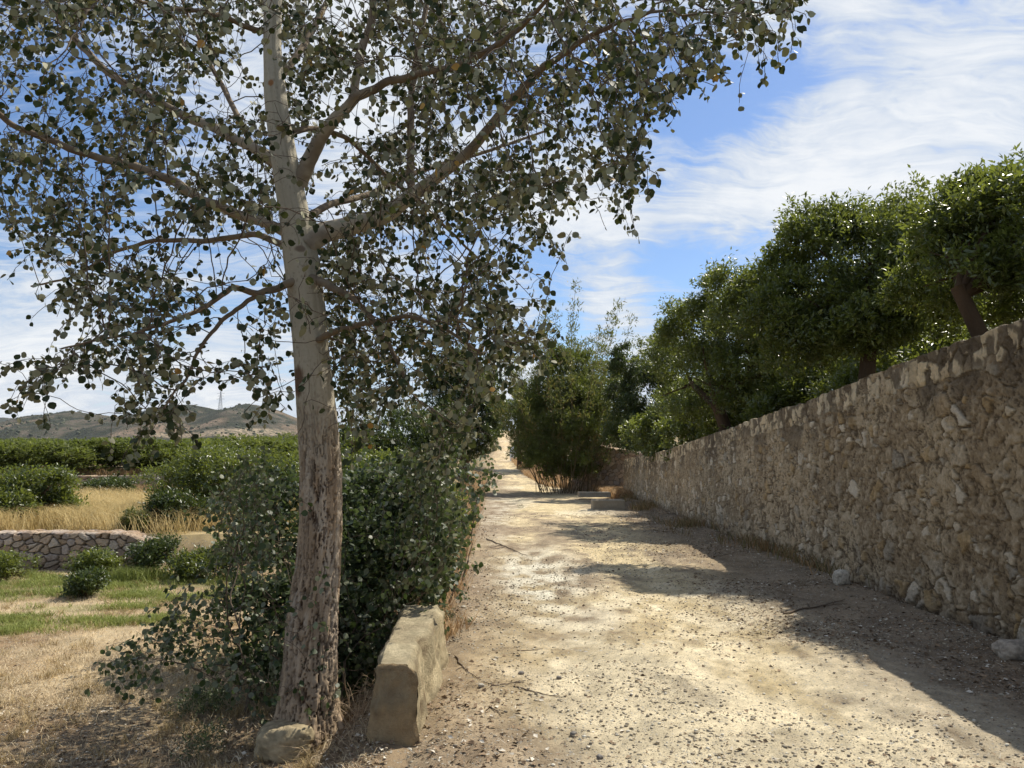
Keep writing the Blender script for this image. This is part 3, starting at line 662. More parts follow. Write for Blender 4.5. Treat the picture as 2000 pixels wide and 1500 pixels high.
caneshrub('tall_shrub', b, 60, 10.0, 4.4, 21, 30000, .19, 'cane', 'tall shrub of thin upright canes with sparse olive leaves at the road bend',
          [bl(1090, 850, 37, 1.7), bl(1060, 820, 38, 1.4), bl(1130, 830, 37, 1.4), bl(1110, 770, 38, 1.5), bl(1150, 790, 37.5, 1.2), bl(1075, 880, 37, 1.1), bl(1060, 760, 38.5, 1.1), bl(1080, 915, 38, .9), bl(1140, 915, 38.5, .9), bl(1085, 720, 38, 1.), bl(1120, 700, 38, .8)], 60000, 'grove')
b = base_at(1165, 900, 43)
tree('orange_tree', b, T(1160, 840, 39), [bl(1150, 780, 40, 1.6), bl(1180, 740, 40, 1.3), bl(1130, 800, 40, 1.2), bl(1190, 800, 39, 1.4), bl(1165, 850, 38.5, 1.2)], 20000, 22, .16, 'citrus',
     'bright green tree behind the tall cane shrub', leaf=.16)
b = base_at(1015, 880, 66)
tree('orange_tree', b, T(1012, 850, 66), [bl(1012, 820, 66, 2.0), bl(1040, 800, 66, 2.), bl(1000, 800, 70, 1.3), bl(1035, 845, 64, 1.6), bl(1060, 820, 62, 1.8), bl(1020, 770, 66, 1.), bl(1015, 880, 64, 1.3), bl(1040, 880, 62, 1.8)], 22000, 23, .2, 'grove',
     'light green tree far up the road, left of the cane shrub', leaf=.24)
# tree left of the road where it climbs
b = base_at(905, 905, 46)
tree('shade_tree', b, T(905, 860, 46), [bl(905, 790, 46, 2.6, 2.6, 2.4), bl(940, 760, 46, 1.7), bl(950, 810, 45, 1.5), bl(880, 740, 46, 1.8), bl(935, 850, 44, 1.4), bl(860, 820, 46, 2.2), bl(905, 860, 44, 1.7), bl(900, 715, 46, 1.1), bl(965, 790, 45, .9)], 52000, 24, .3, 'citrus_dark',
     'big dark green tree on the left where the road starts to climb', leaf=.20, shell=(.45, 1.04), lump=.4)
b = base_at(800, 930, 34)
tree('shade_tree', b, T(800, 880, 34), [bl(800, 860, 34, 1.9), bl(750, 870, 33, 1.7), bl(840, 880, 33, 1.5), bl(700, 880, 32, 1.6), bl(860, 840, 35, 1.4), bl(780, 910, 32, 1.4)], 34000, 25, .22, 'citrus_dark',
     'low dark tree behind the leafy suckers, just right of the poplar trunk', leaf=.16, lump=.45)

# grove on the left: individual orange trees
def small_tree(name, base, rad, n, seed, mat, leaf, label, cat='bush', group=None, hgt=None, r0=.06, **kw):
    rg = np.random.default_rng(seed); hgt = hgt or rad*.9
    x, y, z = base; B = [(x, y, z+hgt*.95, rad, rad, hgt*.8)]
    for i in range(6):
        a = i/6*6.283+rg.uniform(-.4, .4); q = rad*rg.uniform(.45, .62)
        B.append((x+math.cos(a)*q, y+math.sin(a)*q, z+hgt*rg.uniform(.5, 1.3), rad*rg.uniform(.45, .62), rad*.55, hgt*rg.uniform(.4, .6)))
    return tree(name, Vector(base), (x, y, z+hgt*.4), B, n, seed, r0, mat, label, cat, group, leaf=leaf, **kw)
protos = []
gspots = []
for row, D in enumerate((32.8, 38, 45, 54)):
    for k in range(12):
        px = -150+k*(800/11)+rng.uniform(-14, 14)+row*22
        if px < -150 or px > 700: continue
        gspots.append((px, D+rng.uniform(-.8, .8), row))
gi = 0
GL = ['row nearest the far terrace wall', 'second row', 'third row', 'row nearest the hills']
ORD = ['first', 'second', 'third', 'fourth', 'fifth', 'sixth', 'seventh', 'eighth', 'ninth', 'tenth', 'eleventh', 'twelfth']
rowk = {}
for px, D, row in gspots:
    x = (px-1000)/F*D; z = Hs(x, D)
    rowk[row] = rowk.get(row, -1)+1; lab = '%s orange tree from the left in the far grove, %s' % (ORD[rowk[row]], GL[row])
    if gi < 3:
        o = small_tree('grove_tree', (x, D, z), 1.9, 14000, 60+gi, 'grove', .15, lab, 'tree', 'orange trees of the far grove', 1.15, lump=.4)
        protos.append(o)
    else:
        src = protos[gi % 3]; o = src.copy(); COL.objects.link(o); o.location = (x, D, z)
        for ch in src.children:
            c_ = ch.copy(); COL.objects.link(c_); c_.parent = o
    o.rotation_euler = (0, 0, rng.uniform(0, 6.28))
    s = rng.uniform(.75, 1.35)*(1+.0*row)*(1.15 if px > 350 else 1)
    tz = at(px, np.interp(px, [0, 200, 420, 520, 700], [884, 876, 858, 850, 850])+rng.uniform(-12, 16), D).z
    hs_ = max(.7, min(1.9, (tz-z)/2.35)); o.scale = (s, s, hs_)
    o['label'] = lab
    gi += 1
# bushes on the nearer terraces and in the field
small_tree('orange_bush', tuple(base_at(45, 1030, 16.2)), 1.0, 22000, 81, 'citrus', .085, 'rounded orange bush standing on the terrace at the left edge, above the low wall', hgt=.68, lump=.45)
small_tree('orange_bush', tuple(base_at(425, 1010, 17.5)), 1.35, 30000, 82, 'citrus', .085, 'wide orange bush on the terrace between the dry grass and the poplar trunk', hgt=.95, lump=.45)
small_tree('orange_bush', tuple(base_at(530, 1010, 19)), 1.1, 16000, 83, 'citrus', .09, 'orange bush partly hidden behind the poplar trunk', hgt=.85)
small_tree('orange_bush', tuple(base_at(205, 975, 25)), .75, 7000, 84, 'citrus_dark', .10, 'small dark bush in front of the terrace wall, behind the dry grass', hgt=.35)
small_tree('orange_bush', tuple(base_at(780, 1000, 14)), 1.25, 26000, 85, 'citrus', .085, 'sunlit light green bush right of the poplar trunk, behind the suckers', hgt=.75)
small_tree('orange_bush', tuple(base_at(700, 990, 17)), 1.3, 20000, 86, 'citrus', .09, 'orange bush just right of the poplar trunk, farther back', hgt=.95)
def fb(px, py, D, r, n, seed, lab, hg=None, mat='citrus', leaf=.06):
    p = at(px, py, D); small_tree('young_orange_bush', (p.x, D, Hs(p.x, D)-.02), r, n, seed, mat, leaf, lab, 'bush', 'young orange bushes in the field', hg, .02, spread=.07)
fb(168, 1140, 11.0, .24, 2600, 91, 'small dark round bush on the grass in front of the low wall', .18, 'citrus_dark')
fb(190, 1108, 12.9, .36, 3800, 92, 'young orange bush against the middle of the low wall', .24)
fb(12, 1118, 12.6, .40, 4200, 93, 'young orange bush at the left end of the low wall', .24)
fb(300, 1100, 13.0, .42, 5200, 94, 'taller dark shrub covering the right end of the low wall', .36, 'citrus_dark')
fb(370, 1100, 12.6, .40, 4800, 95, 'young orange bush right of the low wall, beside the tall green tuft', .25)
fb(450, 1090, 12.8, .55, 6000, 96, 'leafy bush in shade left of the poplar trunk, beyond the field', .35, 'citrus_dark')
small_tree('orange_bush', tuple(base_at(345, 1020, 15.2)), .55, 6500, 87, 'citrus_dark', .08, 'smaller green bush at the right end of the tall dry grass', hgt=.38)
p = at(262, 1010, 14.6); small_tree('dry_bush', (p.x, 14.6, Hs(p.x, 14.6)), .25, 2200, 97, 'cane', .06, 'small brownish bush standing in the tall dry grass', 'bush', None, .22, .02, spread=.07)

# ------------------------------------------------------------------ grass
def grass(P, h, w, bend, seed, lean=(0, 0)):
    rg = np.random.default_rng(seed); n = len(P); a = rg.random(n)*6.283; dirv = np.stack([np.cos(a), np.sin(a), 0*a], -1)
    hh = h*(.5+rg.random(n)); bb = bend*hh*(.3+rg.random(n))
    b = rg.random(n)*6.283; bd = np.stack([np.cos(b)+lean[0], np.sin(b)+lean[1], 0*b], -1)
    ww = w*(.6+.8*rg.random(n))
    v0 = P-dirv*ww[:, None]/2; v1 = P+dirv*ww[:, None]/2
    m = P+bd*(bb*.35)[:, None]+[0, 0, 1]*(hh*.6)[:, None]
    v2 = m+dirv*ww[:, None]*.35; v3 = m-dirv*ww[:, None]*.35
    v4 = P+bd*bb[:, None]+[0, 0, 1]*(hh*np.clip(1-.25*bend, .3, 1))[:, None]
    V = np.stack([v0, v1, v2, v3, v4], 1); o = 5*np.arange(n)[:, None]
    return V.reshape(-1, 3), [np.array([0, 1, 2, 3])[None]+o, np.array([3, 2, 4])[None]+o]
def scatter(n, xa, xb, ya, yb, dens, seed, logy=True):
    rg = np.random.default_rng(seed); y = np.exp(rg.uniform(math.log(ya), math.log(yb), n)) if logy else rg.uniform(ya, yb, n)
    lo = xa(y) if callable(xa) else xa+0*y; hi = xb(y) if callable(xb) else xb+0*y
    x = lo+(hi-lo)*rg.random(n); k = rg.random(n) < dens(x, y); return x[k], y[k]
LX = lambda y: -.72*y-1.0
# short straw on the field
x, y = scatter(150000, LX, lambda y: XL(y)-.1, 3.2, 13.6, lambda x, y: np.clip(.25+1.3*(fbm(x*1.7, y*1.7, 3)-.35), 0, 1)*(1-.35*greenmask(x, y))*np.where(y < 6.2, .35, 1), 31)
V, Fs = grass(np.stack([x, y, H(x, y)-.005], -1), .05, .0055, 1.6, 32)
tag(mk('dry_grass', V, Fs, M['grass_dry'], attrs={'rnd': np.repeat(rng.random(len(x)), 5)}), 'short straw coloured grass covering the left field', 'grass', None, 'stuff')
x, y = scatter(240000, LX, -1.5, 7.5, 13.6, lambda x, y: greenmask(x, y)*np.clip(3.4*(fbm(x*2.2, y*3.2, 9)-.36), 0, 1), 33)
V, Fs = grass(np.stack([x, y, H(x, y)-.005], -1), .085, .008, 1.1, 34)
tag(mk('green_grass', V, Fs, M['grass_green'], attrs={'rnd': np.repeat(np.clip(fbm(x*2, y*2, 1)*1.1-.1+.4*rng.random(len(x)), 0, 1), 5)}), 'patches of fresh green grass in the left field', 'grass', None, 'stuff')
# tall dry grass on the terrace
x, y = scatter(110000, lambda y: -.66*y-3, lambda y: XL(y)-2.2, 14.15, 24, lambda x, y: np.clip(3.*(fbm(x*.9, y*.9, 4)-.33), 0, 1)*np.where(x > -3.5-.1*y, .4, 1), 35)
V, Fs = grass(np.stack([x, y, H(x, y)-.02], -1), .44, .010, .9, 36, (-.5, 0))
tag(mk('tall_dry_grass', V, Fs, M['grass_tall'], attrs={'rnd': np.repeat(np.clip(fbm(x*1.5, y*1.5, 2)+.5*(rng.random(len(x))-.5), 0, 1), 5)}), 'tall golden dry grass on the terrace above the low wall', 'grass', None, 'stuff')
x, y = scatter(60000, lambda y: -.62*y-3, lambda y: XL(y)-2.5, 28., 34, lambda x, y: np.where((y > 30.4) & (y < 31), 0, .7), 37)
V, Fs = grass(np.stack([x, y, H(x, y)-.02], -1), .32, .014, .8, 38)
tag(mk('terrace_grass', V, Fs, rndmat('brown_grass', (.26, .16, .08), (.46, .33, .17), .8, .2), attrs={'rnd': np.repeat(rng.random(len(x)), 5)}), 'brown dry grass along the far terrace wall', 'grass', None, 'stuff')
# road verges, far right bend and wall foot
x, y = scatter(90000, lambda y: XL(y)-1.0, lambda y: XL(y)+.35, 7, 60, lambda x, y: np.clip(1.5*(fbm(x*2, y*2, 6)-.3), 0, 1)*(1-sst(x-XL(y), 0, .35)), 39)
V, Fs = grass(np.stack([x, y, gz(x, y)-.01], -1), .19, .008, 1.2, 40)
x2, y2 = scatter(80000, lambda y: XR(y)-1.0-.5*(y > 40), lambda y: XR(y)+1.6, 32, 80, lambda x, y: np.clip(1.6*(fbm(x*.8, y*.8, 6)-.25), 0, 1), 41)
V2, F2 = grass(np.stack([x2, y2, gz(x2, y2)-.02], -1), .42, .022, 1.1, 42)
n0 = len(V); V = np.concatenate([V, V2]); Fs = [Fs[0], Fs[1], F2[0]+n0, F2[1]+n0]
tag(mk('verge_grass', V, Fs, rndmat('verge_straw', (.36, .22, .11), (.62, .44, .24), .8, .2), attrs={'rnd': np.repeat(rng.random(len(x)+len(x2)), 5)}), 'dry russet grass along both edges of the road', 'grass', None, 'stuff')
x, y = scatter(70000, lambda y: wallX(y)-1.5, lambda y: wallX(y)-.05, 8, 34, lambda x, y: np.clip(1.8*(fbm(x*1.2, y*.6, 16)-.42), 0, 1)*sst(x-wallX(y), -.5-.9*sst(y, 12, 18), -.1)*sst(y, 9, 17), 43)
V, Fs = grass(np.stack([x, y, gz(x, y)-.01], -1), .24, .012, 1.0, 44)
tag(mk('wall_foot_weeds', V, Fs, rndmat('weed_blade', (.13, .13, .05), (.36, .22, .11), .8, .2), attrs={'rnd': np.repeat(rng.random(len(x)), 5)}), 'low weeds and dead grass along the foot of the long wall', 'weeds', None, 'stuff')
x, y = scatter(900, LX, lambda y: XL(y)-.5, 3.6, 13., lambda x, y: .4+.6*(fbm(x*2, y*2, 33) > .5), 46)
x = np.repeat(x, 34)+rng.normal(0, .035, len(x)*34); y = np.repeat(y, 34)+rng.normal(0, .03, len(x))
V, Fs = grass(np.stack([x, y, H(x, y)-.005], -1), .085, .004, 1.3, 47)
tag(mk('grass_tufts', V, Fs, rndmat('tuft_blade', (.20, .14, .06), (.60, .46, .24), .8, .25), attrs={'rnd': np.repeat(rng.random(len(x)), 5)}), 'scruffy brown tufts standing out of the dry field', 'grass', None, 'stuff')
# upright green tuft
p = G(262, 1133, -.29); rg = np.random.default_rng(5)
x = p.x+rg.normal(0, .17, 1500); y = p.y+rg.normal(0, .14, 1500)
V, Fs = grass(np.stack([x, y, H(x, y)-.01], -1), .24, .009, .9, 45)
tag(mk('grass_tuft', V, Fs, M['grass_green'], attrs={'rnd': np.repeat(rg.random(1500)*.8, 5)}, origin=(p.x, p.y, -.3)), 'tall fresh green grass tuft in front of the low wall', 'grass tuft')

# ------------------------------------------------------------------ gravel and litter
def stones(x, y, r, seed, flat=.55, sink=.25):
    rg = np.random.default_rng(seed); P = np.stack([x, y, gz(x, y)+r*flat*(1-2*sink)], -1)
    return blobs(P, r, .28, flat, rg)
dr = lambda x, y: np.clip(.3+4.*(fbm(x*1.2, y*.7, 21, 4)-.47), .06, 1)
x, y = scatter(46000, lambda y: XL(y)-.2, lambda y: np.minimum(XR(y), .72*y+.6), 3.4, 20, dr, 51)
r = (.0028+.0105*np.random.default_rng(3).random(len(x))**4.5)*(1+.02*y)
V, Fc = stones(x, y, r, 52)
tag(mk('gravel', V, Fc, M['gravel'], attrs={'rnd': np.repeat(rng.random(len(x)), 12)}), 'loose grey and pale gravel scattered over the dirt road', 'gravel', None, 'stuff')
# bits of twig, bark and leaf
def litter(x, y, L, w, seed, lift=.004):
    rg = np.random.default_rng(seed); n = len(x); a = rg.random(n)*6.283
    A = np.stack([np.cos(a), np.sin(a), rg.normal(0, .25, n)], -1); N = unit(rg.normal(0, .45, (n, 3))+[0, 0, 1]); P = np.stack([x, y, gz(x, y)+lift], -1)
    return leaves(P, A, N, L, w, T_LEAF)
dl = lambda x, y: np.clip(.16+1.3*sst((x-XL(y))/(XR(y)-XL(y)), .45, .85)+.7*(1-sst(x-XL(y), 0, 1.0)), 0, 1)*np.clip(.1+4.*(fbm(x*1.1, y*.8, 27, 4)-.40), .05, 1)
x, y = scatter(150000, lambda y: XL(y)-.5, lambda y: np.minimum(XR(y), .72*y+.6), 3.4, 24, dl, 53)
rg = np.random.default_rng(54); L = .010+.036*rg.random(len(x))**2.2*(1+.03*y); st = rg.random(len(x)) < .55
V, Fs, k = litter(x, y, np.where(st, L*1.7, L), np.where(st, .003+.002*rg.random(len(x)), L*.6), 55)
x2, y2 = scatter(26000, LX, lambda y: XL(y)-.1, 3.2, 8.5, lambda x, y: (1-sst(y, 5.5, 8.2))*.9+.12, 56)
L2 = .012+.034*rg.random(len(x2))**2; V2, F2, _ = litter(x2, y2, L2, L2*np.where(rg.random(len(x2)) < .4, .15, .6), 57)
n0 = len(V); V = np.concatenate([V, V2]); Fs = Fs+[f+n0 for f in F2]
tag(mk('leaf_litter', V, Fs, M['litter'], attrs={'rnd': np.repeat(rng.random(len(x)+len(x2)), 4)}), 'dead leaves and bits of twig strewn under the trees', 'leaf litter', None, 'stuff')

# single rocks
def rock(name, c, dims, seed, label, col=(.36, .30, .22), sink=.2, rot=0., subd=40, mat='rock'):
    u_ = np.linspace(0, math.pi, subd); v_ = np.arange(subd*2)/(subd*2)*2*math.pi; U, Vv = np.meshgrid(u_, v_, indexing='ij')
    d = np.stack([np.sin(U)*np.cos(Vv), np.sin(U)*np.sin(Vv), np.cos(U)], -1)
    e = d/(np.abs(d)**3.2).sum(-1, keepdims=True)**(1/3.2)*.85
    nn = fbm(d[..., 0]*1.3+seed, d[..., 1]*1.3, d[..., 2]*1.3, 4); nf = fbm(d[..., 0]*7+seed, d[..., 1]*7, d[..., 2]*7, 4)
    e = e*(.72+.5*nn+.12*nf)[..., None]*np.array(dims)/2
    cr, sr_ = math.cos(rot), math.sin(rot); E = np.stack([e[..., 0]*cr-e[..., 1]*sr_, e[..., 0]*sr_+e[..., 1]*cr, e[..., 2]], -1)
    E = E+np.array(c)+[0, 0, dims[2]*(.5-sink)]
    C = lerp(np.array(col)*.7, np.array(col)*1.25, sst(nf*.6+nn*.4, .35, .62).ravel())
    return tag(mk(name, E, gridF(*U.shape, True), M[mat], smooth=True, cols=C, origin=c), label, 'rock')
def gp(px, py, z=0.):
    p = G(px, py, z); return (p.x, p.y, float(gz(np.array([p.x]), np.array([p.y]))[0]))
rock('rock', gp(556, 1470, -.27), (.42, .30, .28), 3, 'rounded mossy brown rock lying at the foot of the poplar', (.34, .275, .17), .2, .3)
rock('rock', gp(1645, 1146, 0.05), (.22, .2, .22), 5, 'pale rock at the foot of the long wall, halfway along', (.42, .38, .31), .2)
rock('rock', gp(1985, 1288, .05), (.30, .28, .20), 9, 'grey flat rock at the wall foot at the right edge', (.34, .29, .23), .3)
for i, (px, py, s, lab) in enumerate(((940, 1345, .05, 'pale stone on the road right of the concrete block'), (1120, 1432, .05, 'grey stone on the dirt at the bottom middle'), (1172, 1476, .045, 'dark stone near the bottom edge of the road'),
                                 (1092, 1323, .045, 'brownish stone on the road, nearest the long twig'), (1018, 1318, .05, 'grey stone beside the crossed twigs'), (1425, 1212, .045, 'dark stone in the sunlit middle of the road'), (905, 1192, .05, 'white stone by the far end of the concrete block'))):
    rock('loose_stone', gp(px, py), (s, s*.8, s*.6), 20+i, lab, (.46, .42, .35) if i in (0, 6) else (.20, .18, .16), .2, i, 14)
o = rock('white_stone', tuple(base_at(1004, 880, 80)), (1.0, .8, 1.9), 13, 'whitewashed upright stone far up on the right of the climbing road', (.78, .77, .74), .1, 0, 24, 'white')

# ------------------------------------------------------------------ concrete kerb block by the tree
def kerb():
    z0 = -.35; n1, n2 = 90, 40
    Yk = np.linspace(4.62, 6.35, n1); prof = []
    # cross-section: left face up, top, right face down
    sec = np.concatenate([np.stack([np.full(26, 0.), np.linspace(0, 1, 26)], -1), np.stack([np.linspace(0, 1, 26)[1:], np.ones(25)], -1), np.stack([np.ones(25), np.linspace(1, 0, 26)[1:]], -1)])
    Sx, Yy = np.meshgrid(np.arange(len(sec)), Yk, indexing='ij'); sx = sec[:, 0][Sx.astype(int)]; sz = sec[:, 1][Sx.astype(int)]
    zt = .425+.01*(Yy-4.6); top_l = -.80-.05*(Yy-4.6); top_r = -.585+.0*(Yy-4.6)
    top_r = top_r-.035*np.exp(-((Yy-5.25)/.10)**2)+.03*sst(Yy, 5.3, 5.5)-.04*np.exp(-((Yy-6.0)/.06)**2)
    Zz = z0+(zt-z0)*sz
    xl_ = top_l-.035*(1-sz); xr_ = top_r+.09*(1-sz)**1.2
    X = xl_+(xr_-xl_)*sx
    nn = fbm(X*4, Yy*4, Zz*4, 4)-.5; nf = fbm(X*16, Yy*16, Zz*16, 5, .65)-.5
    cor = np.minimum(np.abs(sx-.0), np.abs(sx-1))*0
    X = X+(.09*nn+.035*nf)*np.where(sx > .5, 1, -1)*(sz < .999); Zz = Zz+np.where(sz > .999, .06*nn+.025*nf, 0)
    # rounded top edges
    e = np.where(sz > .999, np.minimum(sx, 1-sx)*.28, (1-sz)*.6); ch_ = sst(fbm(Yy*7, sx*3, 4, 4), .45, .7); Zz = Zz-(.016+.04*ch_)*np.exp(-(e/.022)**2); X = X+np.where(sx > .5, -1, 1)*.018*np.exp(-(e/.02)**2)
    V = np.stack([X, Yy+.012*(fbm(X*9, Zz*9, 2)-.5)*(Yy < 4.63), Zz], -1)
    k = len(sec)
    # near face as its own grid, pulled back slightly at the bottom
    R = V[:, 0]; lft = R[:26]; rgt = R[-26:][::-1]; nf_ = 34
    t = np.linspace(0, 1, nf_)[None, :, None]; Fv = lft[:, None]*(1-t)+rgt[:, None]*t
    topprof = np.stack([np.interp(np.linspace(0, 1, nf_), sec[25:51, 0], R[25:51, 2])], -1)[:, 0]
    w = np.linspace(0, 1, 26)[:, None]**3; Fv[..., 2] = Fv[..., 2]*(1-w)+topprof[None]*w
    nb = fbm(Fv[..., 0]*6, Fv[..., 2]*9, 3, 4)-.5; inner = np.minimum(np.minimum(t[0, :, 0], 1-t[0, :, 0])[None]*6, (1-np.linspace(0, 1, 26))[:, None]*6).clip(0, 1)
    Fv[..., 1] += (-.03+.08*nb+.03*(fbm(Fv[..., 0]*22, Fv[..., 2]*26, 3, 4)-.5))*inner
    B = Fv.copy(); B[..., 1] = 6.35
    n0 = V.shape[0]*V.shape[1]
    Vall = np.concatenate([V.reshape(-1, 3), Fv.reshape(-1, 3)])
    Fa = gridF(k, n1)[:, ::-1]; Fb = gridF(26, nf_)+n0
    nn = fbm(Vall[:, 0]*3, Vall[:, 1]*3, Vall[:, 2]*3, 4); n2_ = fbm(Vall[:, 0]*2, Vall[:, 1]*5, Vall[:, 2]*14, 4)
    C = lerp((.40, .345, .25), (.52, .46, .34), sst(nn, .35, .6)); C = lerp(C, (.23, .175, .115), sst(n2_, .52, .66)*.6)
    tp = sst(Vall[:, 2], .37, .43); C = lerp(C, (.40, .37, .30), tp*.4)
    C = C*(.82+.36*fbm(Vall[:, 0]*18, Vall[:, 1]*18, Vall[:, 2]*18, 4))[:, None]; C = C*1.25; C[n0:] = lerp(C[n0:], (.34, .235, .135), np.full(len(C)-n0, .7)); C = lerp(C, (.14, .10, .065), sst(fbm(Vall[:, 0]*3, Vall[:, 1]*3, Vall[:, 2]*26, 4), .56, .66)*.6*(Vall[:, 2] < .40)); C = lerp(C, (.36, .32, .24), sst(fbm(Vall[:, 0]*9, Vall[:, 1]*9, Vall[:, 2]*9, 5, .6), .48, .62)*.6)  # near face tinted darker and browner: its shade is put into the colour
    C = C*np.array([1.06, 1.0, .85])
    o = mk('concrete_block', Vall, [Fa, Fb, (np.arange(k)*n1+n1-1)[None]], M['concrete'], smooth=True, cols=C, origin=(-.7, 5.6, -.2))
    tag(o, 'weathered concrete kerb block at the road edge beside the poplar', 'concrete block')
kerb()
# concrete steps at the wall end
def slab(name, p, dims, label, seed):
    w, d, h = dims; u_ = np.linspace(-1, 1, 24); 
    Vs, Fs, n = [], [], 0
    for ax in range(3):
        for s in (-1, 1):
            A_, B_ = np.meshgrid(u_, u_, indexing='ij'); q = np.zeros(A_.shape+(3,)); q[..., ax] = s; q[..., (ax+1) % 3] = A_; q[..., (ax+2) % 3] = B_
            Vs.append(q.reshape(-1, 3)); f = gridF(24, 24)+n; Fs.append(f[:, ::-1] if s < 0 else f); n += A_.size
    V = np.concatenate(Vs); r_ = .985; V = V*(1-.03*(np.sort(np.abs(V), axis=1)[:, 1:2] > .93)); V = V*np.array([w, d, h])/2
    nn = fbm(V[:, 0]*4+seed, V[:, 1]*4, V[:, 2]*4, 4)-.5; V += nn[:, None]*.05*unit(V)
    C = lerp((.30, .25, .18), (.42, .37, .29), nn+.5)
    tag(mk(name, V+np.array(p), Fs, M['concrete'], cols=C, origin=p), label, 'concrete slab')
p = at(1187, 976, 25.5); slab('concrete_step', (p.x, 25.5, .12), (1.05, .6, .42), 'low concrete block at the far foot of the long wall, nearer of two', 1)
p = at(1160, 953, 32.); slab('concrete_step', (p.x, 32., .22), (1.3, .7, .2), 'concrete slab edge in front of the drystone wall end, farther of two', 2)

# fallen sticks
def stick(px1, py1, px2, py2, r, seed, label, fork=2):
    a = np.array(gp(px1, py1)); b = np.array(gp(px2, py2)); rg = np.random.default_rng(seed); n = 14
    t = np.linspace(0, 1, n)[:, None]; P = a+(b-a)*t; P[:, :2] += np.cumsum(rg.normal(0, .012, (n, 2)), 0)*np.linalg.norm(b-a); P[:, 2] = gz(P[:, 0], P[:, 1])+r*1.2
    V, Fq = tube(P, np.linspace(r, r*.4, n), 6); Vs = [V]; Fs = [Fq]; k = len(V)
    for i in range(fork):
        j = rg.integers(3, 10); d = (b-a)/np.linalg.norm(b-a); s = rg.choice([-1, 1]); e = P[j]+(d*.6+np.array((-d[1], d[0], 0))*s*.5)*np.linalg.norm(b-a)*.28
        Q = np.linspace(P[j], e, 6); Q[:, 2] = gz(Q[:, 0], Q[:, 1])+r; V, Fq = tube(Q, np.linspace(r*.6, r*.3, 6), 5); Vs.append(V); Fs.append(Fq+k); k += len(V)
    V = np.concatenate(Vs)
    tag(mk('fallen_twig', V, np.concatenate(Fs), M['twig'], smooth=True, attrs={'rnd': np.full(len(V), .3)}, origin=tuple(a)), label, 'twig', 'twigs fallen on the road')
stick(1530, 1203, 1655, 1180, .011, 1, 'thick forked stick in the shade near the long wall', 3)
stick(950, 1055, 1010, 1082, .012, 2, 'twig lying across the left of the road, beyond the concrete block')
stick(885, 1290, 935, 1332, .006, 3, 'thin twig pointing at the camera just right of the concrete block', 1)
stick(960, 1345, 1032, 1332, .005, 4, 'short twig crossing level on the dirt right of the concrete block', 1)
stick(1010, 1345, 1102, 1358, .005, 5, 'long thin twig with a straight line, right of the short crossing twig', 1)
stick(955, 1385, 980, 1405, .005, 6, 'tiny twig near the bottom, below the crossing twigs', 0)
stick(1010, 1275, 1070, 1262, .004, 7, 'pale thin twig in the left wheel track', 0)

# ------------------------------------------------------------------ poplar
TD = 5.4
PT = empty('poplar_tree', (at(604, 1395, TD).x, TD, -.25), 'pale barked poplar with fissured brown lower trunk and round leaves, left of the road', 'tree')
tp = [(604, 1440, 57), (604, 1395, 54), (603, 1350, 52), (604, 1300, 50), (607, 1200, 48), (617, 1100, 42), (621, 1000, 40.5), (619, 900, 40.5), (612, 800, 38.5), (603, 700, 35.5), (596, 600, 35.5), (586, 500, 35), (575, 420, 30), (555, 300, 26), (543, 200, 22), (538, 100, 17.5), (541, 0, 18), (545, -150, 15), (560, -400, 12), (580, -700, 8), (590, -1000, 4)]
tpp = []
for k, (px, py, hw) in enumerate(tp):
    q = at(px, py, TD); tpp.append((q.x, TD+(0.10*math.sin(q.z*.9)), q.z, hw/F*TD))
nR, nS = 900, 150
tp_ = np.array(tpp); zmin, zmax = -.40, tp_[-1, 2]
zs = np.concatenate([np.linspace(zmin, 5.1, 800), np.linspace(5.11, zmax, 100)]); nR = len(zs)
cxs = np.interp(zs, tp_[:, 2], tp_[:, 0]); cys = np.interp(zs, tp_[:, 2], tp_[:, 1]); rs = np.interp(zs, tp_[:, 2], tp_[:, 3])
for arr in (cxs, cys, rs):
    for _ in range(60): arr[1:-1] = (arr[:-2]+arr[2:]+2*arr[1:-1])/4
ang = np.arange(nS)/nS*2*math.pi+math.pi/2; Z2_, A2 = np.meshgrid(zs, ang, indexing='ij'); R2 = np.repeat(rs[:, None], nS, 1)
low = 1-sst(Z2_+.5*(fbm(np.cos(A2)*1.5, np.sin(A2)*1.5, Z2_*1.2, 3)-.5), 1.35, 2.2)
flare = .085*np.exp(-np.maximum(Z2_+.22, 0)/.13)*(.35+.65*np.clip(np.cos(A2*5+1+1.2*np.sin(A2*2)), 0, 1)**1.5)
wa = A2*R2/.014*.2; cxn, syn = np.cos(A2)*3.4, np.sin(A2)*3.4
wq = .75*(fbm(cxn*1.6, syn*1.6, Z2_*7, 5, .6)-.5); wq2 = .6*(fbm(cxn*1.6+8, syn*1.6, Z2_*6, 5, .6)-.5)
f1, f2, b1, b2 = voro(A2*.27/.050+wq*3.4, Z2_/.24+wq2*2.6, 5, 1.); fis = (1-sst(f2-f1, .02, .17))*(.65+.7*sst(fbm(cxn*1.2, syn*1.2, Z2_*4+5, 3), .38, .6))
g1, g2, c1, c2_ = voro(A2*.27/.024+wq*5+4, Z2_/.09+wq2*4, 6, 1.); fis2 = (1-sst(g2-g1, .02, .18))*.8*sst(fbm(cxn*2, syn*2, Z2_*5+9, 2), .4, .6)
fine = fbm(cxn*5, syn*5, Z2_*14, 4)-.5
disp = low*(-.022*np.clip(fis, 0, 1)-.005*fis2+.028*fine+.004*(b1-.5))+(1-low)*(.003*fine+.012*(fbm(cxn*.5, syn*.5, Z2_*2.5, 3)-.5))
Rr = R2+disp+flare*1.0
Vt = np.stack([cxs[:, None]+Rr*np.cos(A2), cys[:, None]+Rr*np.sin(A2), Z2_], -1)
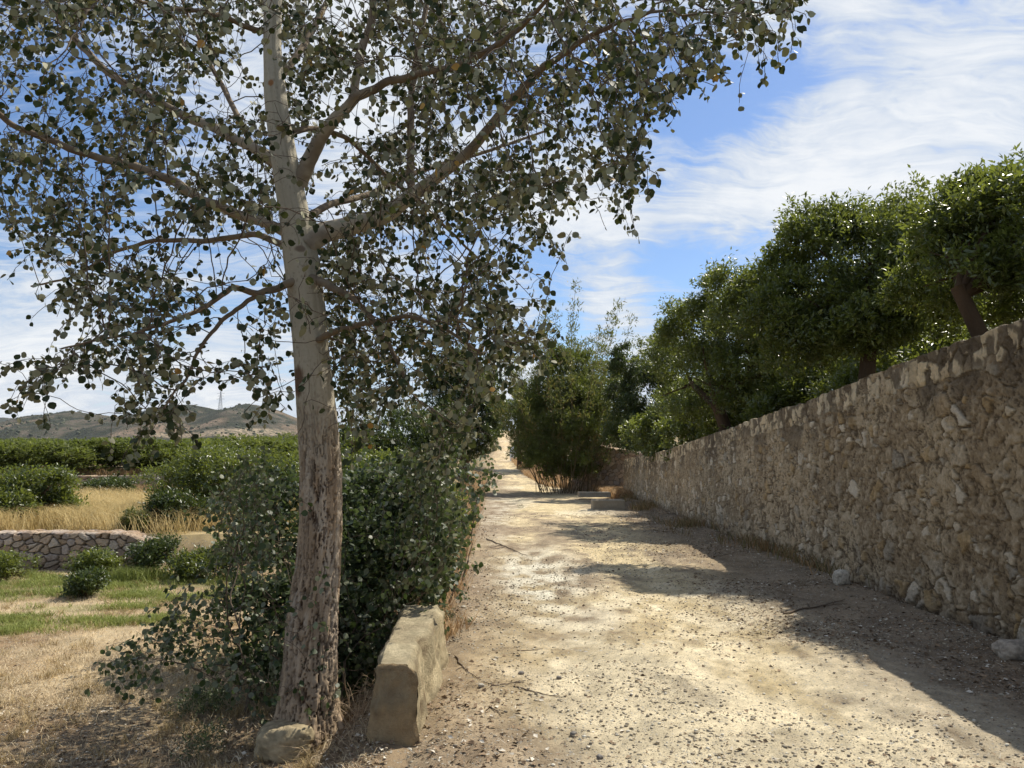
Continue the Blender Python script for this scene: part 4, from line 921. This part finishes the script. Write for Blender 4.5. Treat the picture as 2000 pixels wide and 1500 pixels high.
br = lerp((.31, .225, .145), (.44, .335, .23), fbm(cxn, syn, Z2_*3, 4))
br = br*(.8+.4*b1[..., None]); br = lerp(br, (.075, .045, .028), np.clip(fis*.95+fis2*.45, 0, 1))
pat = sst(fbm(cxn*.8+5, syn*.8, Z2_*2.2, 6, .62), .44, .56)*sst(Z2_, -.1, .9); br = lerp(br, (.60, .53, .43), pat*.48*(1-np.clip(fis, 0, 1)*.8))
sm_ = lerp((.46, .415, .315), (.56, .51, .40), fbm(cxn*.7, syn*.7, Z2_*2, 4))
lent = sst(fbm(cxn*2.5, syn*2.5, Z2_*38, 2), .66, .75); sm_ = lerp(sm_, (.26, .22, .17), lent*.55)
sm_ = lerp(sm_, (.30, .27, .20), sst(fbm(cxn*.6+9, syn*.6, Z2_*.8, 3), .52, .66)*.5)
spk = sst(fbm(cxn*7, syn*7, Z2_*30, 2), .60, .70)*sst(2.6-Z2_, 0, .9); sm_ = lerp(sm_, (.20, .14, .10), spk*.7)
ct = sm_*(1-low[..., None])+br*low[..., None]
def scar(px, py, rx, ry, colr, k=.9):
    global ct
    q = at(px, py, TD); m = (Vt[..., 1] < cys[:, None])*(1-sst(np.hypot((Vt[..., 0]-q.x)/rx, (Z2_-q.z)/ry)+.35*(fbm(cxn*3, syn*3, Z2_*12, 3)-.5), .6, 1.)); ct = lerp(ct, colr, m*k)
scar(583, 745, .055, .13, (.13, .07, .04)); scar(541, 180, .025, .028, (.34, .15, .05)); scar(592, 492, .045, .03, (.20, .15, .11)); scar(575, 1000, .03, .45, (.17, .09, .055), .6)
mk('trunk', Vt, gridF(nR, nS, True), M['bark'], PT, True, cols=ct.reshape(-1, 3))

limb_samples = []
limbs = [ # (px, py, D, half width px)
 [(572, 462, 5.4, 12), (530, 440, 5.35, 12), (470, 420, 5.3, 11), (400, 393, 5.2, 10.5), (340, 355, 5.15, 11), (260, 325, 5.1, 10), (170, 302, 5.0, 8.5), (90, 272, 4.9, 7.5), (10, 236, 4.8, 6.5), (-90, 150, 4.6, 4)],
 [(560, 330, 5.4, 14), (520, 303, 5.45, 13), (480, 283, 5.5, 12), (430, 255, 5.6, 11), (380, 235, 5.7, 10), (300, 195, 5.8, 9), (200, 135, 6.0, 8), (130, 60, 6.2, 7), (80, -30, 6.4, 5), (30, -160, 6.6, 3)],
 [(538, 66, 5.4, 7), (490, 55, 5.2, 6.5), (430, 30, 5.0, 5.5), (370, 20, 4.8, 5), (290, 10, 4.6, 4), (200, -40, 4.3, 2.5)],
 [(585, 360, 5.4, 19), (610, 295, 5.3, 17), (640, 250, 5.2, 15), (690, 192, 5.1, 12), (760, 160, 4.9, 9), (830, 142, 4.7, 8.5), (900, 126, 4.5, 8), (980, 85, 4.2, 7), (1060, 10, 3.9, 5), (1130, -90, 3.7, 3)],
 [(688, 196, 5.1, 11), (698, 150, 5.15, 10.5), (706, 90, 5.2, 10), (728, 40, 5.2, 9), (735, -20, 5.2, 8), (745, -150, 5.2, 6), (760, -350, 5.2, 3)],
 [(595, 480, 5.4, 27), (630, 455, 5.45, 25), (680, 444, 5.5, 22), (740, 428, 5.5, 20), (800, 385, 5.45, 17), (860, 342, 5.3, 13.5), (920, 293, 5.1, 12), (980, 217, 4.9, 11), (1050, 140, 4.6, 8), (1150, 70, 4.3, 6), (1280, 20, 4.0, 4)],
 [(803, 388, 5.45, 10), (801, 320, 5.5, 9), (802, 240, 5.55, 8.5), (804, 180, 5.6, 8), (815, 100, 5.7, 7), (835, 0, 5.8, 6), (850, -150, 5.9, 4)],
 [(592, 545, 5.4, 11), (550, 560, 5.3, 8.5), (500, 576, 5.15, 7.5), (455, 560, 5.0, 6.5), (400, 600, 4.8, 5.5), (340, 625, 4.6, 4.5), (270, 650, 4.4, 3.5), (120, 680, 4.1, 2)],
 [(500, 576, 5.15, 5.5), (440, 622, 5.0, 5), (395, 672, 4.9, 4), (360, 742, 4.8, 3), (320, 800, 4.7, 2)],
 [(600, 540, 5.4, 11), (650, 560, 5.2, 9), (690, 580, 5.1, 7.5), (730, 625, 4.9, 6.5), (770, 690, 4.8, 5), (800, 760, 4.7, 3)],
 [(620, 665, 5.4, 8), (660, 645, 5.2, 7), (720, 630, 5.0, 6), (800, 618, 4.8, 5), (870, 640, 4.6, 4), (940, 690, 4.5, 2.5)],
 [(575, 492, 5.5, 9), (500, 456, 5.8, 7), (400, 470, 6.1, 6), (300, 470, 6.4, 5), (220, 492, 6.6, 4), (150, 540, 6.8, 3), (60, 560, 6.9, 2)],
 [(570, 258, 5.4, 8), (620, 250, 5.6, 6.5), (690, 275, 5.9, 5.5), (760, 350, 6.2, 5), (830, 402, 6.5, 4), (900, 472, 6.8, 3), (970, 540, 7.0, 2)],
 [(590, 430, 5.45, 10), (640, 400, 5.9, 8), (720, 380, 6.4, 7), (830, 330, 6.9, 6), (940, 300, 7.3, 4), (1080, 250, 7.6, 2.5)],
 [(548, 150, 5.4, 9), (600, 80, 5.7, 8), (650, -20, 6.1, 6), (700, -200, 6.5, 4)],
 [(543, -60, 5.4, 9), (450, -150, 5.1, 7), (330, -250, 4.7, 5), (200, -350, 4.4, 3)],
 [(548, -180, 5.4, 9), (680, -260, 5.0, 7), (850, -350, 4.6, 5), (1000, -450, 4.3, 3)],
 [(560, -420, 5.4, 7), (450, -520, 6.0, 5), (330, -600, 6.6, 3)],
 [(562, -450, 5.4, 7), (700, -560, 6.0, 5), (850, -620, 6.6, 3)],
 [(545, 330, 5.4, 9), (500, 300, 6.0, 7), (440, 180, 6.8, 6), (380, 60, 7.4, 4), (330, -60, 7.8, 3)],
]
nodes = []   # x,y,z for growth seeds
for li, l in enumerate(limbs):
    pts = [(*at(a, b_, c_), d_/F*c_*.86) for a, b_, c_, d_ in l]
    sp = smoothpath(pts, 16*len(l)); rg = np.random.default_rng(li)
    sp[2:, :3] += .012*(np.stack([fbm(np.arange(len(sp))*.13+li*9, q+0*np.arange(len(sp)), li, 3) for q in (1., 5., 9.)], -1)[2:]-.5)*2
    nrm_ = 14; V, Fq = tube(sp[:, :3], sp[:, 3], nrm_)
    kk = fbm(V[:, 0]*8, V[:, 1]*8, V[:, 2]*8, 4); V = V+0
    pale = np.repeat(sst(sp[:, 3], .016, .05), nrm_)
    C = lerp(lerp((.20, .145, .09), (.48, .42, .32), pale), (.14, .10, .07), sst(kk, .50, .64)*.55)
    mk('limb', V, Fq, M['bark'], PT, True, cols=C)
    limb_samples += [tuple(sp[i]) for i in range(0, len(sp), 2)]
    step = 5
    nodes += [tuple(sp[i, :3]) for i in range(8, len(sp), step)]
# space-colonised twigs
from bisect import bisect
def inpoly(px, py, poly):
    x0, y0 = poly[:, 0], poly[:, 1]; x1, y1 = np.roll(x0, -1), np.roll(y0, -1)
    c_ = ((y0 > py[:, None]) != (y1 > py[:, None])) & (px[:, None] < (x1-x0)*(py[:, None]-y0)/(y1-y0+1e-9)+x0); return c_.sum(1) % 2 == 1
crownL = np.array([(-60, -40), (560, -40), (640, 860), (585, 850), (540, 800), (500, 755), (470, 720), (440, 640), (400, 690), (375, 760), (330, 850), (215, 815), (150, 760), (95, 800), (25, 790), (60, 690), (230, 655), (260, 600), (90, 620), (60, 560), (150, 540), (110, 505), (60, 480), (0, 430), (-60, 380)])
crownR = np.array([(540, -40), (1570, -40), (1540, 40), (1500, 90), (1440, 130), (1320, 175), (1300, 215), (1240, 240), (1250, 330), (1225, 400), (1110, 390), (1080, 430), (1095, 500), (1075, 560), (1040, 600), (1120, 640), (1040, 700), (960, 720), (930, 850), (840, 910), (700, 880), (670, 800), (640, 700), (560, 500)])
def sampler(n, poly, box, drange, seed, holes=()):
    rg = np.random.default_rng(seed); out = []
    px = rg.uniform(box[0], box[1], n); py = rg.uniform(box[2], box[3], n); ok = inpoly(px, py, poly)
    cl_ = fbm(px/95+seed, py/95, 3, 3)
    ok &= rg.random(n) < np.clip(4.2*(cl_-.36), .03, 1)
    for hx, hy, rx, ry, k in holes: ok &= ~((np.hypot((px-hx)/rx, (py-hy)/ry) < 1) & (rg.random(n) < k))
    px, py = px[ok], py[ok]; lo, hi = drange(px, py); D = lo+(hi-lo)*rg.random(len(px))
    return np.array([tuple(at(a, b_, c_)) for a, b_, c_ in zip(px, py, D)])
holes = [(720, 215, 95, 55, .92), (480, 110, 45, 90, .8), (930, 430, 80, 45, .5), (900, 240, 60, 40, .6), (480, 330, 50, 40, .5), (760, 830, 90, 50, .55), (110, 400, 90, 80, .45), (480, 500, 50, 40, .45), (430, 640, 60, 60, .5), (60, 650, 80, 60, .5), (760, 100, 40, 60, .5), (550, 560, 40, 300, .25), (830, 300, 40, 50, .5)]
drL = lambda px, py: (np.interp(py, [0, 500, 850], [3.6, 3.7, 3.8]), np.interp(py, [0, 500, 850], [7.2, 6.8, 5.6]))
drR = lambda px, py: (np.interp(px, [560, 900, 1200, 1550], [3.9, 3.4, 3.3, 3.4])+np.interp(py, [0, 300, 600, 900], [0, .1, .6, 1.0]), np.interp(px, [560, 1000, 1300, 1550], [7.4, 7.0, 5.4, 4.6]))
att = np.concatenate([sampler(8200, crownL, (-60, 640, -40, 860), drL, 1, holes), sampler(18000, crownR, (540, 1570, -40, 910), drR, 2, holes)])
rg = np.random.default_rng(9)
up_ = rg.uniform(-1, 1, (3600, 3)); up_ = up_[np.linalg.norm(up_, axis=1) < 1]*[2.9, 2.6, 2.3]+[-.9, 5.4, 6.3]
up_ = up_[(up_[:, 2]-CH)/up_[:, 1] > .66]; att = np.concatenate([att, up_])
u_t = (att[:, 0]/att[:, 1]*F+1000); v_t = att[:, 2]; k_ = (np.abs(u_t-np.interp(v_t, [p[2] for p in tpp], [p[0] for p in tp]))<48) & (att[:, 1] < 5.4) & (np.random.default_rng(4).random(len(att)) < .82); att = att[~k_]
def grow(seeds, att, step=.075, kill=.085, infl=1.6, iters=95, grav=-.10, jitter=.25, seed=1):
    rg = np.random.default_rng(seed); P = [np.array(s) for s in seeds]; par = [-1]*len(P); alive = np.ones(len(att), bool)
    near = np.full(len(att), -1); nd = np.full(len(att), 9.); done = 0; kids = {}
    for it in range(iters):
        new = np.array(P[done:]); 
        for s0 in range(0, len(new), 400):
            blk = new[s0:s0+400]; ai = np.where(alive)[0]
            if not len(ai): break
            d = np.linalg.norm(att[ai][:, None]-blk[None], axis=2); m = d.argmin(1); dm = d[np.arange(len(ai)), m]; b_ = dm < nd[ai]
            nd[ai[b_]] = dm[b_]; near[ai[b_]] = done+s0+m[b_]
        done = len(P); alive &= nd > kill
        ai = np.where(alive & (nd < infl))[0]
        if not len(ai): break
        ok = False; order = np.argsort(near[ai]); ai = ai[order]; ids, st = np.unique(near[ai], return_index=True)
        for i, s0 in zip(ids, st):
            e0 = st[np.searchsorted(st, s0)+1] if np.searchsorted(st, s0)+1 < len(st) else len(ai)
            if kids.get(i, 0) >= 3: 
                continue
            dv = att[ai[s0:e0]]-P[i]; dv = dv/np.linalg.norm(dv, axis=1)[:, None]; v = dv.sum(0); v = v/(np.linalg.norm(v)+1e-9)+[0, 0, grav]
            if par[i] >= 0: q = P[i]-P[par[i]]; v = v+.55*q/np.linalg.norm(q)
            v = v+rg.normal(0, jitter, 3); v /= np.linalg.norm(v); P.append(P[i]+v*step); par.append(i); kids[i] = kids.get(i, 0)+1; ok = True
        if not ok: break
    return np.array(P), np.array(par)
def radii(par, n, tip=.0013, e=2.5):
    r = np.zeros(n); ch = np.zeros(n)
    for i in range(n-1, -1, -1):
        v = r[i] if ch[i] else tip**e
        r[i] = v
        if par[i] >= 0: r[par[i]] += v; ch[par[i]] += 1
    return r**(1/e), ch
def pendants(P, par, tips, seed, k=(2, 6), ln=.05):
    """little hanging shoots at the tips"""
    rg = np.random.default_rng(seed); P = list(P); par = list(par)
    for t in tips:
        if rg.random() < .6:
            i = t; d = P[t]-P[par[t]]; d /= np.linalg.norm(d)
            for _ in range(rg.integers(*k)):
                d = d+[0, 0, -.28]+rg.normal(0, .18, 3); d /= np.linalg.norm(d); P.append(P[i]+d*ln); par.append(i); i = len(P)-1
    return np.array(P), np.array(par)
def leafy(parent, seeds, att, seed, mat, size, per, twigname='twigs', leafname='leaves', rad_tip=.0013, shape=T_ROUND, wfac=1.0, clear=None, **kw):
    Pn, par = grow(seeds, att, seed=seed, **kw)
    _, ch = radii(par, len(Pn)); tips = np.where((ch == 0) & (par >= 0))[0]
    Pn, par = pendants(Pn, par, tips, seed+1)
    rr, ch = radii(par, len(Pn), rad_tip)
    m = par >= 0
    V, Fq = segs(Pn[par[m]], Pn[m], np.minimum(rr[par[m]], rr[m]*1.15), rr[m], 5)
    mk(twigname, V, Fq, M['twig'], parent, True, attrs={'rnd': np.repeat(np.clip((rr[m]-.001)*80, 0, 1), 10)})
    rg = np.random.default_rng(seed+2); idx = np.where(m & (rr < rad_tip*2.2))[0]; w_ = np.where(ch[idx] == 0, 3., 1.)*per
    cnt = rg.poisson(w_); ii = np.repeat(idx, cnt)
    if clear is not None:   # keep a part of the leaves off the limbs' own bark
        c_ = np.array(clear); cu, cv, cw_ = c_[:, 0]/c_[:, 1], (c_[:, 2]-CH)/c_[:, 1], c_[:, 3]/c_[:, 1]+.006
        Q = Pn[ii]; qu, qv = Q[:, 0]/Q[:, 1], (Q[:, 2]-CH)/Q[:, 1]; keep = np.ones(len(ii), bool); lot = rg.random(len(ii)) < .52
        for k0 in range(len(c_)):
            keep &= ~((np.hypot(qu-cu[k0], qv-cv[k0]) < cw_[k0]) & (Q[:, 1] < c_[k0, 1]) & lot)
        ii = ii[keep]
    n = len(ii)
    d = unit(Pn[ii]-Pn[par[ii]]); pet = unit(d*.4+rg.normal(0, .75, (n, 3))+[0, 0, -.35]); pl = size*(.35+.5*rg.random(n))
    B = Pn[ii]+(Pn[par[ii]]-Pn[ii])*rg.random((n, 1)); S = B+pet*pl[:, None]
    Nn = unit(rg.normal(size=(n, 3))*[1, 1, .75]+[0, 0, .25]); A = unit(pet*.8+rg.normal(0, .5, (n, 3))+[0, 0, -.45])
    L = size*(.6+.65*rg.random(n)**.8)
    V, Fs, k = leaves(S, A, Nn, L, L*wfac*(.88+.2*rg.random(n)), shape)
    clump = np.clip(.5+1.4*(fbm(S[:, 0]*1.6, S[:, 1]*1.6, S[:, 2]*1.6, 3)-.5), 0, 1)
    rn = np.clip(.45*clump+.55*rg.random(n), 0, .985); rn = np.where(rg.random(n) < .006, 1, rn)
    mk(leafname, V, Fs, M[mat], parent, attrs={'rnd': np.repeat(rn, k)})
    V, Fq = segs(B, S, np.full(n, .0007), np.full(n, .0006), 3); mk('leaf_stalks', V, Fq, M['twig'], parent, attrs={'rnd': np.full(len(V), .9)})
    print(leafname, 'nodes', len(Pn), 'leaves', n)
leafy(PT, nodes, att, 5, 'poplar', .041, 1.15, kill=.073, step=.07, rad_tip=.0017, clear=[l for l in limb_samples if l[3] > .012]+[(p[0], p[1], p[2], p[3]) for p in np.stack([np.interp(np.linspace(1.5, 6, 90), zs, q) for q in (cxs, cys, zs, rs)], -1)])

# ------------------------------------------------------------------ poplar suckers behind and beside the trunk
def suckers(name, bases, polys, n, box, drange, seed, label, per=.9, size=.045, mat='sucker', fill=None, nfill=26000, **kw):
    att = sampler(n, polys, box, drange, seed); att = att[att[:, 2] > H(att[:, 0], att[:, 1])+.06]
    b0 = Vector(bases[0]); o = empty(name, b0, label, 'shrub'); sd = []
    for q in bases:
        q = np.array(q); e = q+[random.uniform(-.15, .15), random.uniform(-.1, .2), .35]; sp = np.linspace(q, e, 7); sd += [tuple(p) for p in sp[2:]]
        V, Fq = tube(sp, np.linspace(.016, .010, 7), 6); mk('stem', V, Fq, M['twig'], o, True, attrs={'rnd': np.full(len(V), .5)})
    if fill:
        V, Fs, rn = foliage([bl(*f) for f in fill], nfill, seed, leaf=.05, wd=.8, sprig=6, shell=(.1, 1.08), lump=.6, tmpl=T_ROUND, spread=.08, ragged=False)
        mk('inner_leaves', V, Fs, M[mat], o, attrs={'rnd': rn})
    leafy(o, sd, att, seed, mat, size, per, iters=110, infl=3., **kw)
    return o
def gb(px, D): 
    x = (px-1000)/F*D; return (x, D, Hs(x, D)-.02)
right = np.array([(640, 960), (700, 920), (790, 900), (850, 880), (890, 900), (870, 960), (895, 1010), (885, 1080), (860, 1140), (845, 1190), (780, 1230), (740, 1330), (720, 1400), (640, 1420), (600, 1200)])
suckers('poplar_suckers', [gb(700, 6.3), gb(740, 6.8), gb(680, 6.0), gb(760, 7.4), gb(800, 7.9), gb(650, 6.6)], right, 15000, (600, 960, 860, 1420), lambda px, py: (np.interp(py, [900, 1400], [6.2, 5.9]), np.interp(py, [860, 1100, 1400], [9.0, 8.2, 6.4])), 71,
        'dense dark bush of poplar suckers filling the space between the trunk and the road', 1.7, fill=[(700, 1250, 6.9, .42), (740, 1150, 7.4, .62), (690, 1100, 7.6, .6), (770, 1080, 8.0, .58), (800, 1000, 8.6, .5), (730, 1010, 8.2, .6), (830, 1120, 7.9, .3), (680, 1330, 6.3, .3), (640, 1200, 6.8, .5)])
left = np.array([(640, 1000), (500, 900), (430, 940), (400, 970), (430, 1050), (410, 1110), (450, 1130), (330, 1170), (330, 1200), (230, 1280), (200, 1350), (330, 1330), (420, 1340), (540, 1380), (640, 1380)])
suckers('poplar_suckers', [gb(560, 5.9), gb(530, 6.4), gb(590, 6.1), gb(500, 6.0)], left, 8200, (200, 640, 880, 1380), lambda px, py: (5.2+0*px, np.interp(py, [900, 1300], [7.6, 6.2])), 72,
        'loose spray of poplar suckers left of the trunk, reaching over the dry field', 1.0, .038, fill=[(530, 1190, 6.7, .30), (510, 1080, 7.4, .36), (490, 1000, 8.2, .32), (545, 1290, 6.2, .22), (470, 1180, 6.9, .2), (550, 1000, 7.8, .4), (480, 1290, 6.3, .2)], nfill=5200)
top = np.array([(820, 1010), (900, 890), (960, 890), (975, 950), (930, 1010), (890, 1100), (840, 1120)])
suckers('verge_shrub', [gb(880, 9.0), gb(900, 10.)], top, 800, (800, 980, 860, 1130), lambda px, py: (8.6+0*px, 10.5+0*px), 73,
        'thin grey green shrub leaning over the left edge of the road', .8, .05)

# ------------------------------------------------------------------ dry weeds round the tree foot and kerb
def weed(px, py, z, hgt, n, seed, label, mat='straw', r=.0022):
    p = np.array(gp(px, py, z)); rg = np.random.default_rng(seed); A, B, ra, rb = [], [], [], []
    def go(q, d, L, r_, lvl):
        k = 7
        for j in range(k):
            e = q+d*L/k; A.append(q); B.append(e); ra.append(r_*(1-j/k*.5)); rb.append(r_*(1-(j+1)/k*.5))
            if lvl < 2 and rg.random() < .38: go(e, unit(d+rg.normal(0, .65, 3)), L*rg.uniform(.25, .5), r_*.6, lvl+1)
            q = e; d = unit(d+rg.normal(0, .16, 3)+[0, 0, -.05])
    for i in range(n):
        a = rg.uniform(0, 6.28); go(p+[rg.normal(0, .06), rg.normal(0, .06), -.01], unit(np.array([math.cos(a)*rg.uniform(.2, 1.3), math.sin(a)*rg.uniform(.2, 1.2), rg.uniform(.5, 1.2)])), hgt*rg.uniform(.6, 1.2), r, 0)
    V, Fq = segs(A, B, ra, rb, 4)
    tag(mk('dry_weed', V, Fq, M[mat], attrs={'rnd': np.repeat(rg.random(len(A)), 8)}, origin=tuple(p)), label, 'weed', 'dead weeds round the poplar')
weed(660, 1425, -.27, .36, 16, 1, 'tangle of straw coloured dead stems at the right of the poplar foot')
weed(700, 1445, -.25, .28, 14, 2, 'dead thorny stems against the concrete block')
weed(560, 1455, -.28, .26, 8, 3, 'thin dead stems arching over the mossy rock')
weed(620, 1470, -.28, .24, 9, 4, 'low dry stems in front of the poplar trunk at the bottom edge')
weed(690, 1490, -.2, .16, 12, 5, 'short straw tuft at the bottom edge, left of the road')
weed(370, 1400, -.28, .16, 10, 6, 'small brown weed in the shade of the field, left of the rock')
weed(160, 1450, -.28, .12, 9, 8, 'small dead weed near the bottom left corner')
weed(1290, 1010, 0, .40, 14, 9, 'brown dead weed at the far foot of the long wall, right of the steps')
weed(1230, 1020, 0, .34, 12, 10, 'dry weed standing in front of the low concrete steps at the wall end')
def lowgreen(px, py, z, r, n, seed, label):
    p = gp(px, py, z); V, Fs, rn = foliage([(p[0], p[1], p[2]+r*.35, r, r, r*.6)], n, seed, leaf=.028, wd=.3, spread=.04, shell=(.1, 1.1))
    tag(mk('green_weed', V, Fs, M['sucker'], attrs={'rnd': rn}, origin=p), label, 'weed', 'small green weeds')
lowgreen(600, 1405, -.27, .13, 900, 1, 'small green weed against the poplar foot')
lowgreen(385, 1400, -.28, .22, 1600, 2, 'low green weed in the shade left of the poplar')
lowgreen(400, 1470, -.28, .17, 900, 3, 'flat green weed at the bottom edge, left of the rock')
lowgreen(868, 1205, 0, .09, 500, 4, 'green sprig at the far end of the concrete block')
lowgreen(1016, 992, 0, .16, 500, 5, 'green tuft in the middle of the road, near the bend')

# ------------------------------------------------------------------ pylon and small far buildings
def pylon(px, pyb, pyt, D):
    b0 = at(px, pyb, D); h = at(px, pyt, D).z-b0.z; o_ = (b0.x, b0.y, b0.z-1); A, B = [], []
    def lv(t): return h*.085*(1-t)**1.15+h*.012
    L = np.linspace(0, 1, 9); crn = [(-1, -1), (1, -1), (1, 1), (-1, 1)]
    def c_(t, k): w_ = lv(t); return np.array((o_[0]+crn[k][0]*w_, o_[1]+crn[k][1]*w_, o_[2]+h*t))
    for i in range(8):
        for k in range(4):
            A += [c_(L[i], k), c_(L[i], k), c_(L[i], (k+1) % 4)]; B += [c_(L[i+1], k), c_(L[i+1], (k+1) % 4), c_(L[i+1], k)]
    Am, Bm = np.array(A), np.array(B)
    ob = empty('pylon', o_, 'lattice power pylon on the hill crest', 'pylon')
    V, Fq = segs(Am, Bm, np.full(len(Am), .16), np.full(len(Am), .14), 4); mk('lattice_tower', V, Fq, M['metal'], ob, attrs={'rnd': np.full(len(V), .5)})
    for t, wd_ in ((.60, .20), (.74, .15), (.87, .19)):
        z_ = o_[2]+h*t; w_ = h*wd_
        a_ = [(o_[0]-w_, o_[1], z_), (o_[0]-w_, o_[1], z_), (o_[0], o_[1], z_+h*.05)]; b_ = [(o_[0]+w_, o_[1], z_), (o_[0], o_[1], z_+h*.05), (o_[0]+w_, o_[1], z_)]
        V, Fq = segs(a_, b_, np.full(3, .15), np.full(3, .12), 4); mk('cross_arm', V, Fq, M['metal'], ob, attrs={'rnd': np.full(len(V), .5)})
pylon(430, 803, 762, 1195)

# ------------------------------------------------------------------ haze: the air between here and the hills
hz = [(-3000, -40, -18), (3000, -40, -18), (3000, 3200, -18), (-3000, 3200, -18), (-3000, -40, 175), (3000, -40, 175), (3000, 3200, 175), (-3000, 3200, 175)]
hm = bpy.data.materials.new('air'); hm.use_nodes = True; t = NT(hm.node_tree)
pv_ = t.n('ShaderNodeVolumePrincipled', {'Color': (.86, .92, 1., 1), 'Density': .00006, 'Anisotropy': .2})
t.n('ShaderNodeOutputMaterial', {'Volume': pv_})
tag(mk('haze', hz, [np.array([(0, 3, 2, 1), (4, 5, 6, 7), (0, 1, 5, 4), (1, 2, 6, 5), (2, 3, 7, 6), (3, 0, 4, 7)])], hm), 'thin haze in the air towards the hills', 'haze', None, 'stuff')

# tiny whitewashed farmhouse at the foot of the hill
q = at(224, 862, 900); hx, hy, hz0 = q.x, 900., q.z-1.6
HB = empty('farmhouse', (hx, hy, hz0), 'tiny white farmhouse low on the dry hillside', 'house')
w_, d_, h_ = 4.6, 3.0, 2.6
Vb = [(hx+sx*w_, hy+sy*d_, hz0+z) for z in (-12, h_) for sx, sy in ((-1, -1), (1, -1), (1, 1), (-1, 1))]
mk('wall', Vb, [np.array([(0, 1, 5, 4), (1, 2, 6, 5), (2, 3, 7, 6), (3, 0, 4, 7)])], M['white'], HB, cols=np.tile((.72, .69, .64), (8, 1)))
Vr = [(hx+sx*(w_+.3), hy+sy*(d_+.3), hz0+h_+.02) for sx, sy in ((-1, -1), (1, -1), (1, 1), (-1, 1))]+[(hx-w_-.3, hy, hz0+h_+1.1), (hx+w_+.3, hy, hz0+h_+1.1)]
mk('roof', Vr, [np.array([(0, 1, 5, 4), (2, 3, 4, 5)]), np.array([(3, 0, 4), (1, 2, 5)])], M['white'], HB, cols=np.tile((.62, .52, .44), (6, 1)))
for dx in (-2.6, 2.4):
    Vw = [(hx+dx+a*.45, hy-d_-b, hz0+1.+c*1.1) for b in (.0, .12) for a, c in ((-1, 0), (1, 0), (1, 1), (-1, 1))]
    mk('window', Vw, [np.array([(4, 5, 6, 7), (0, 1, 5, 4), (2, 3, 7, 6)])], M['rock'], HB, cols=np.tile((.06, .06, .06), (8, 1)))
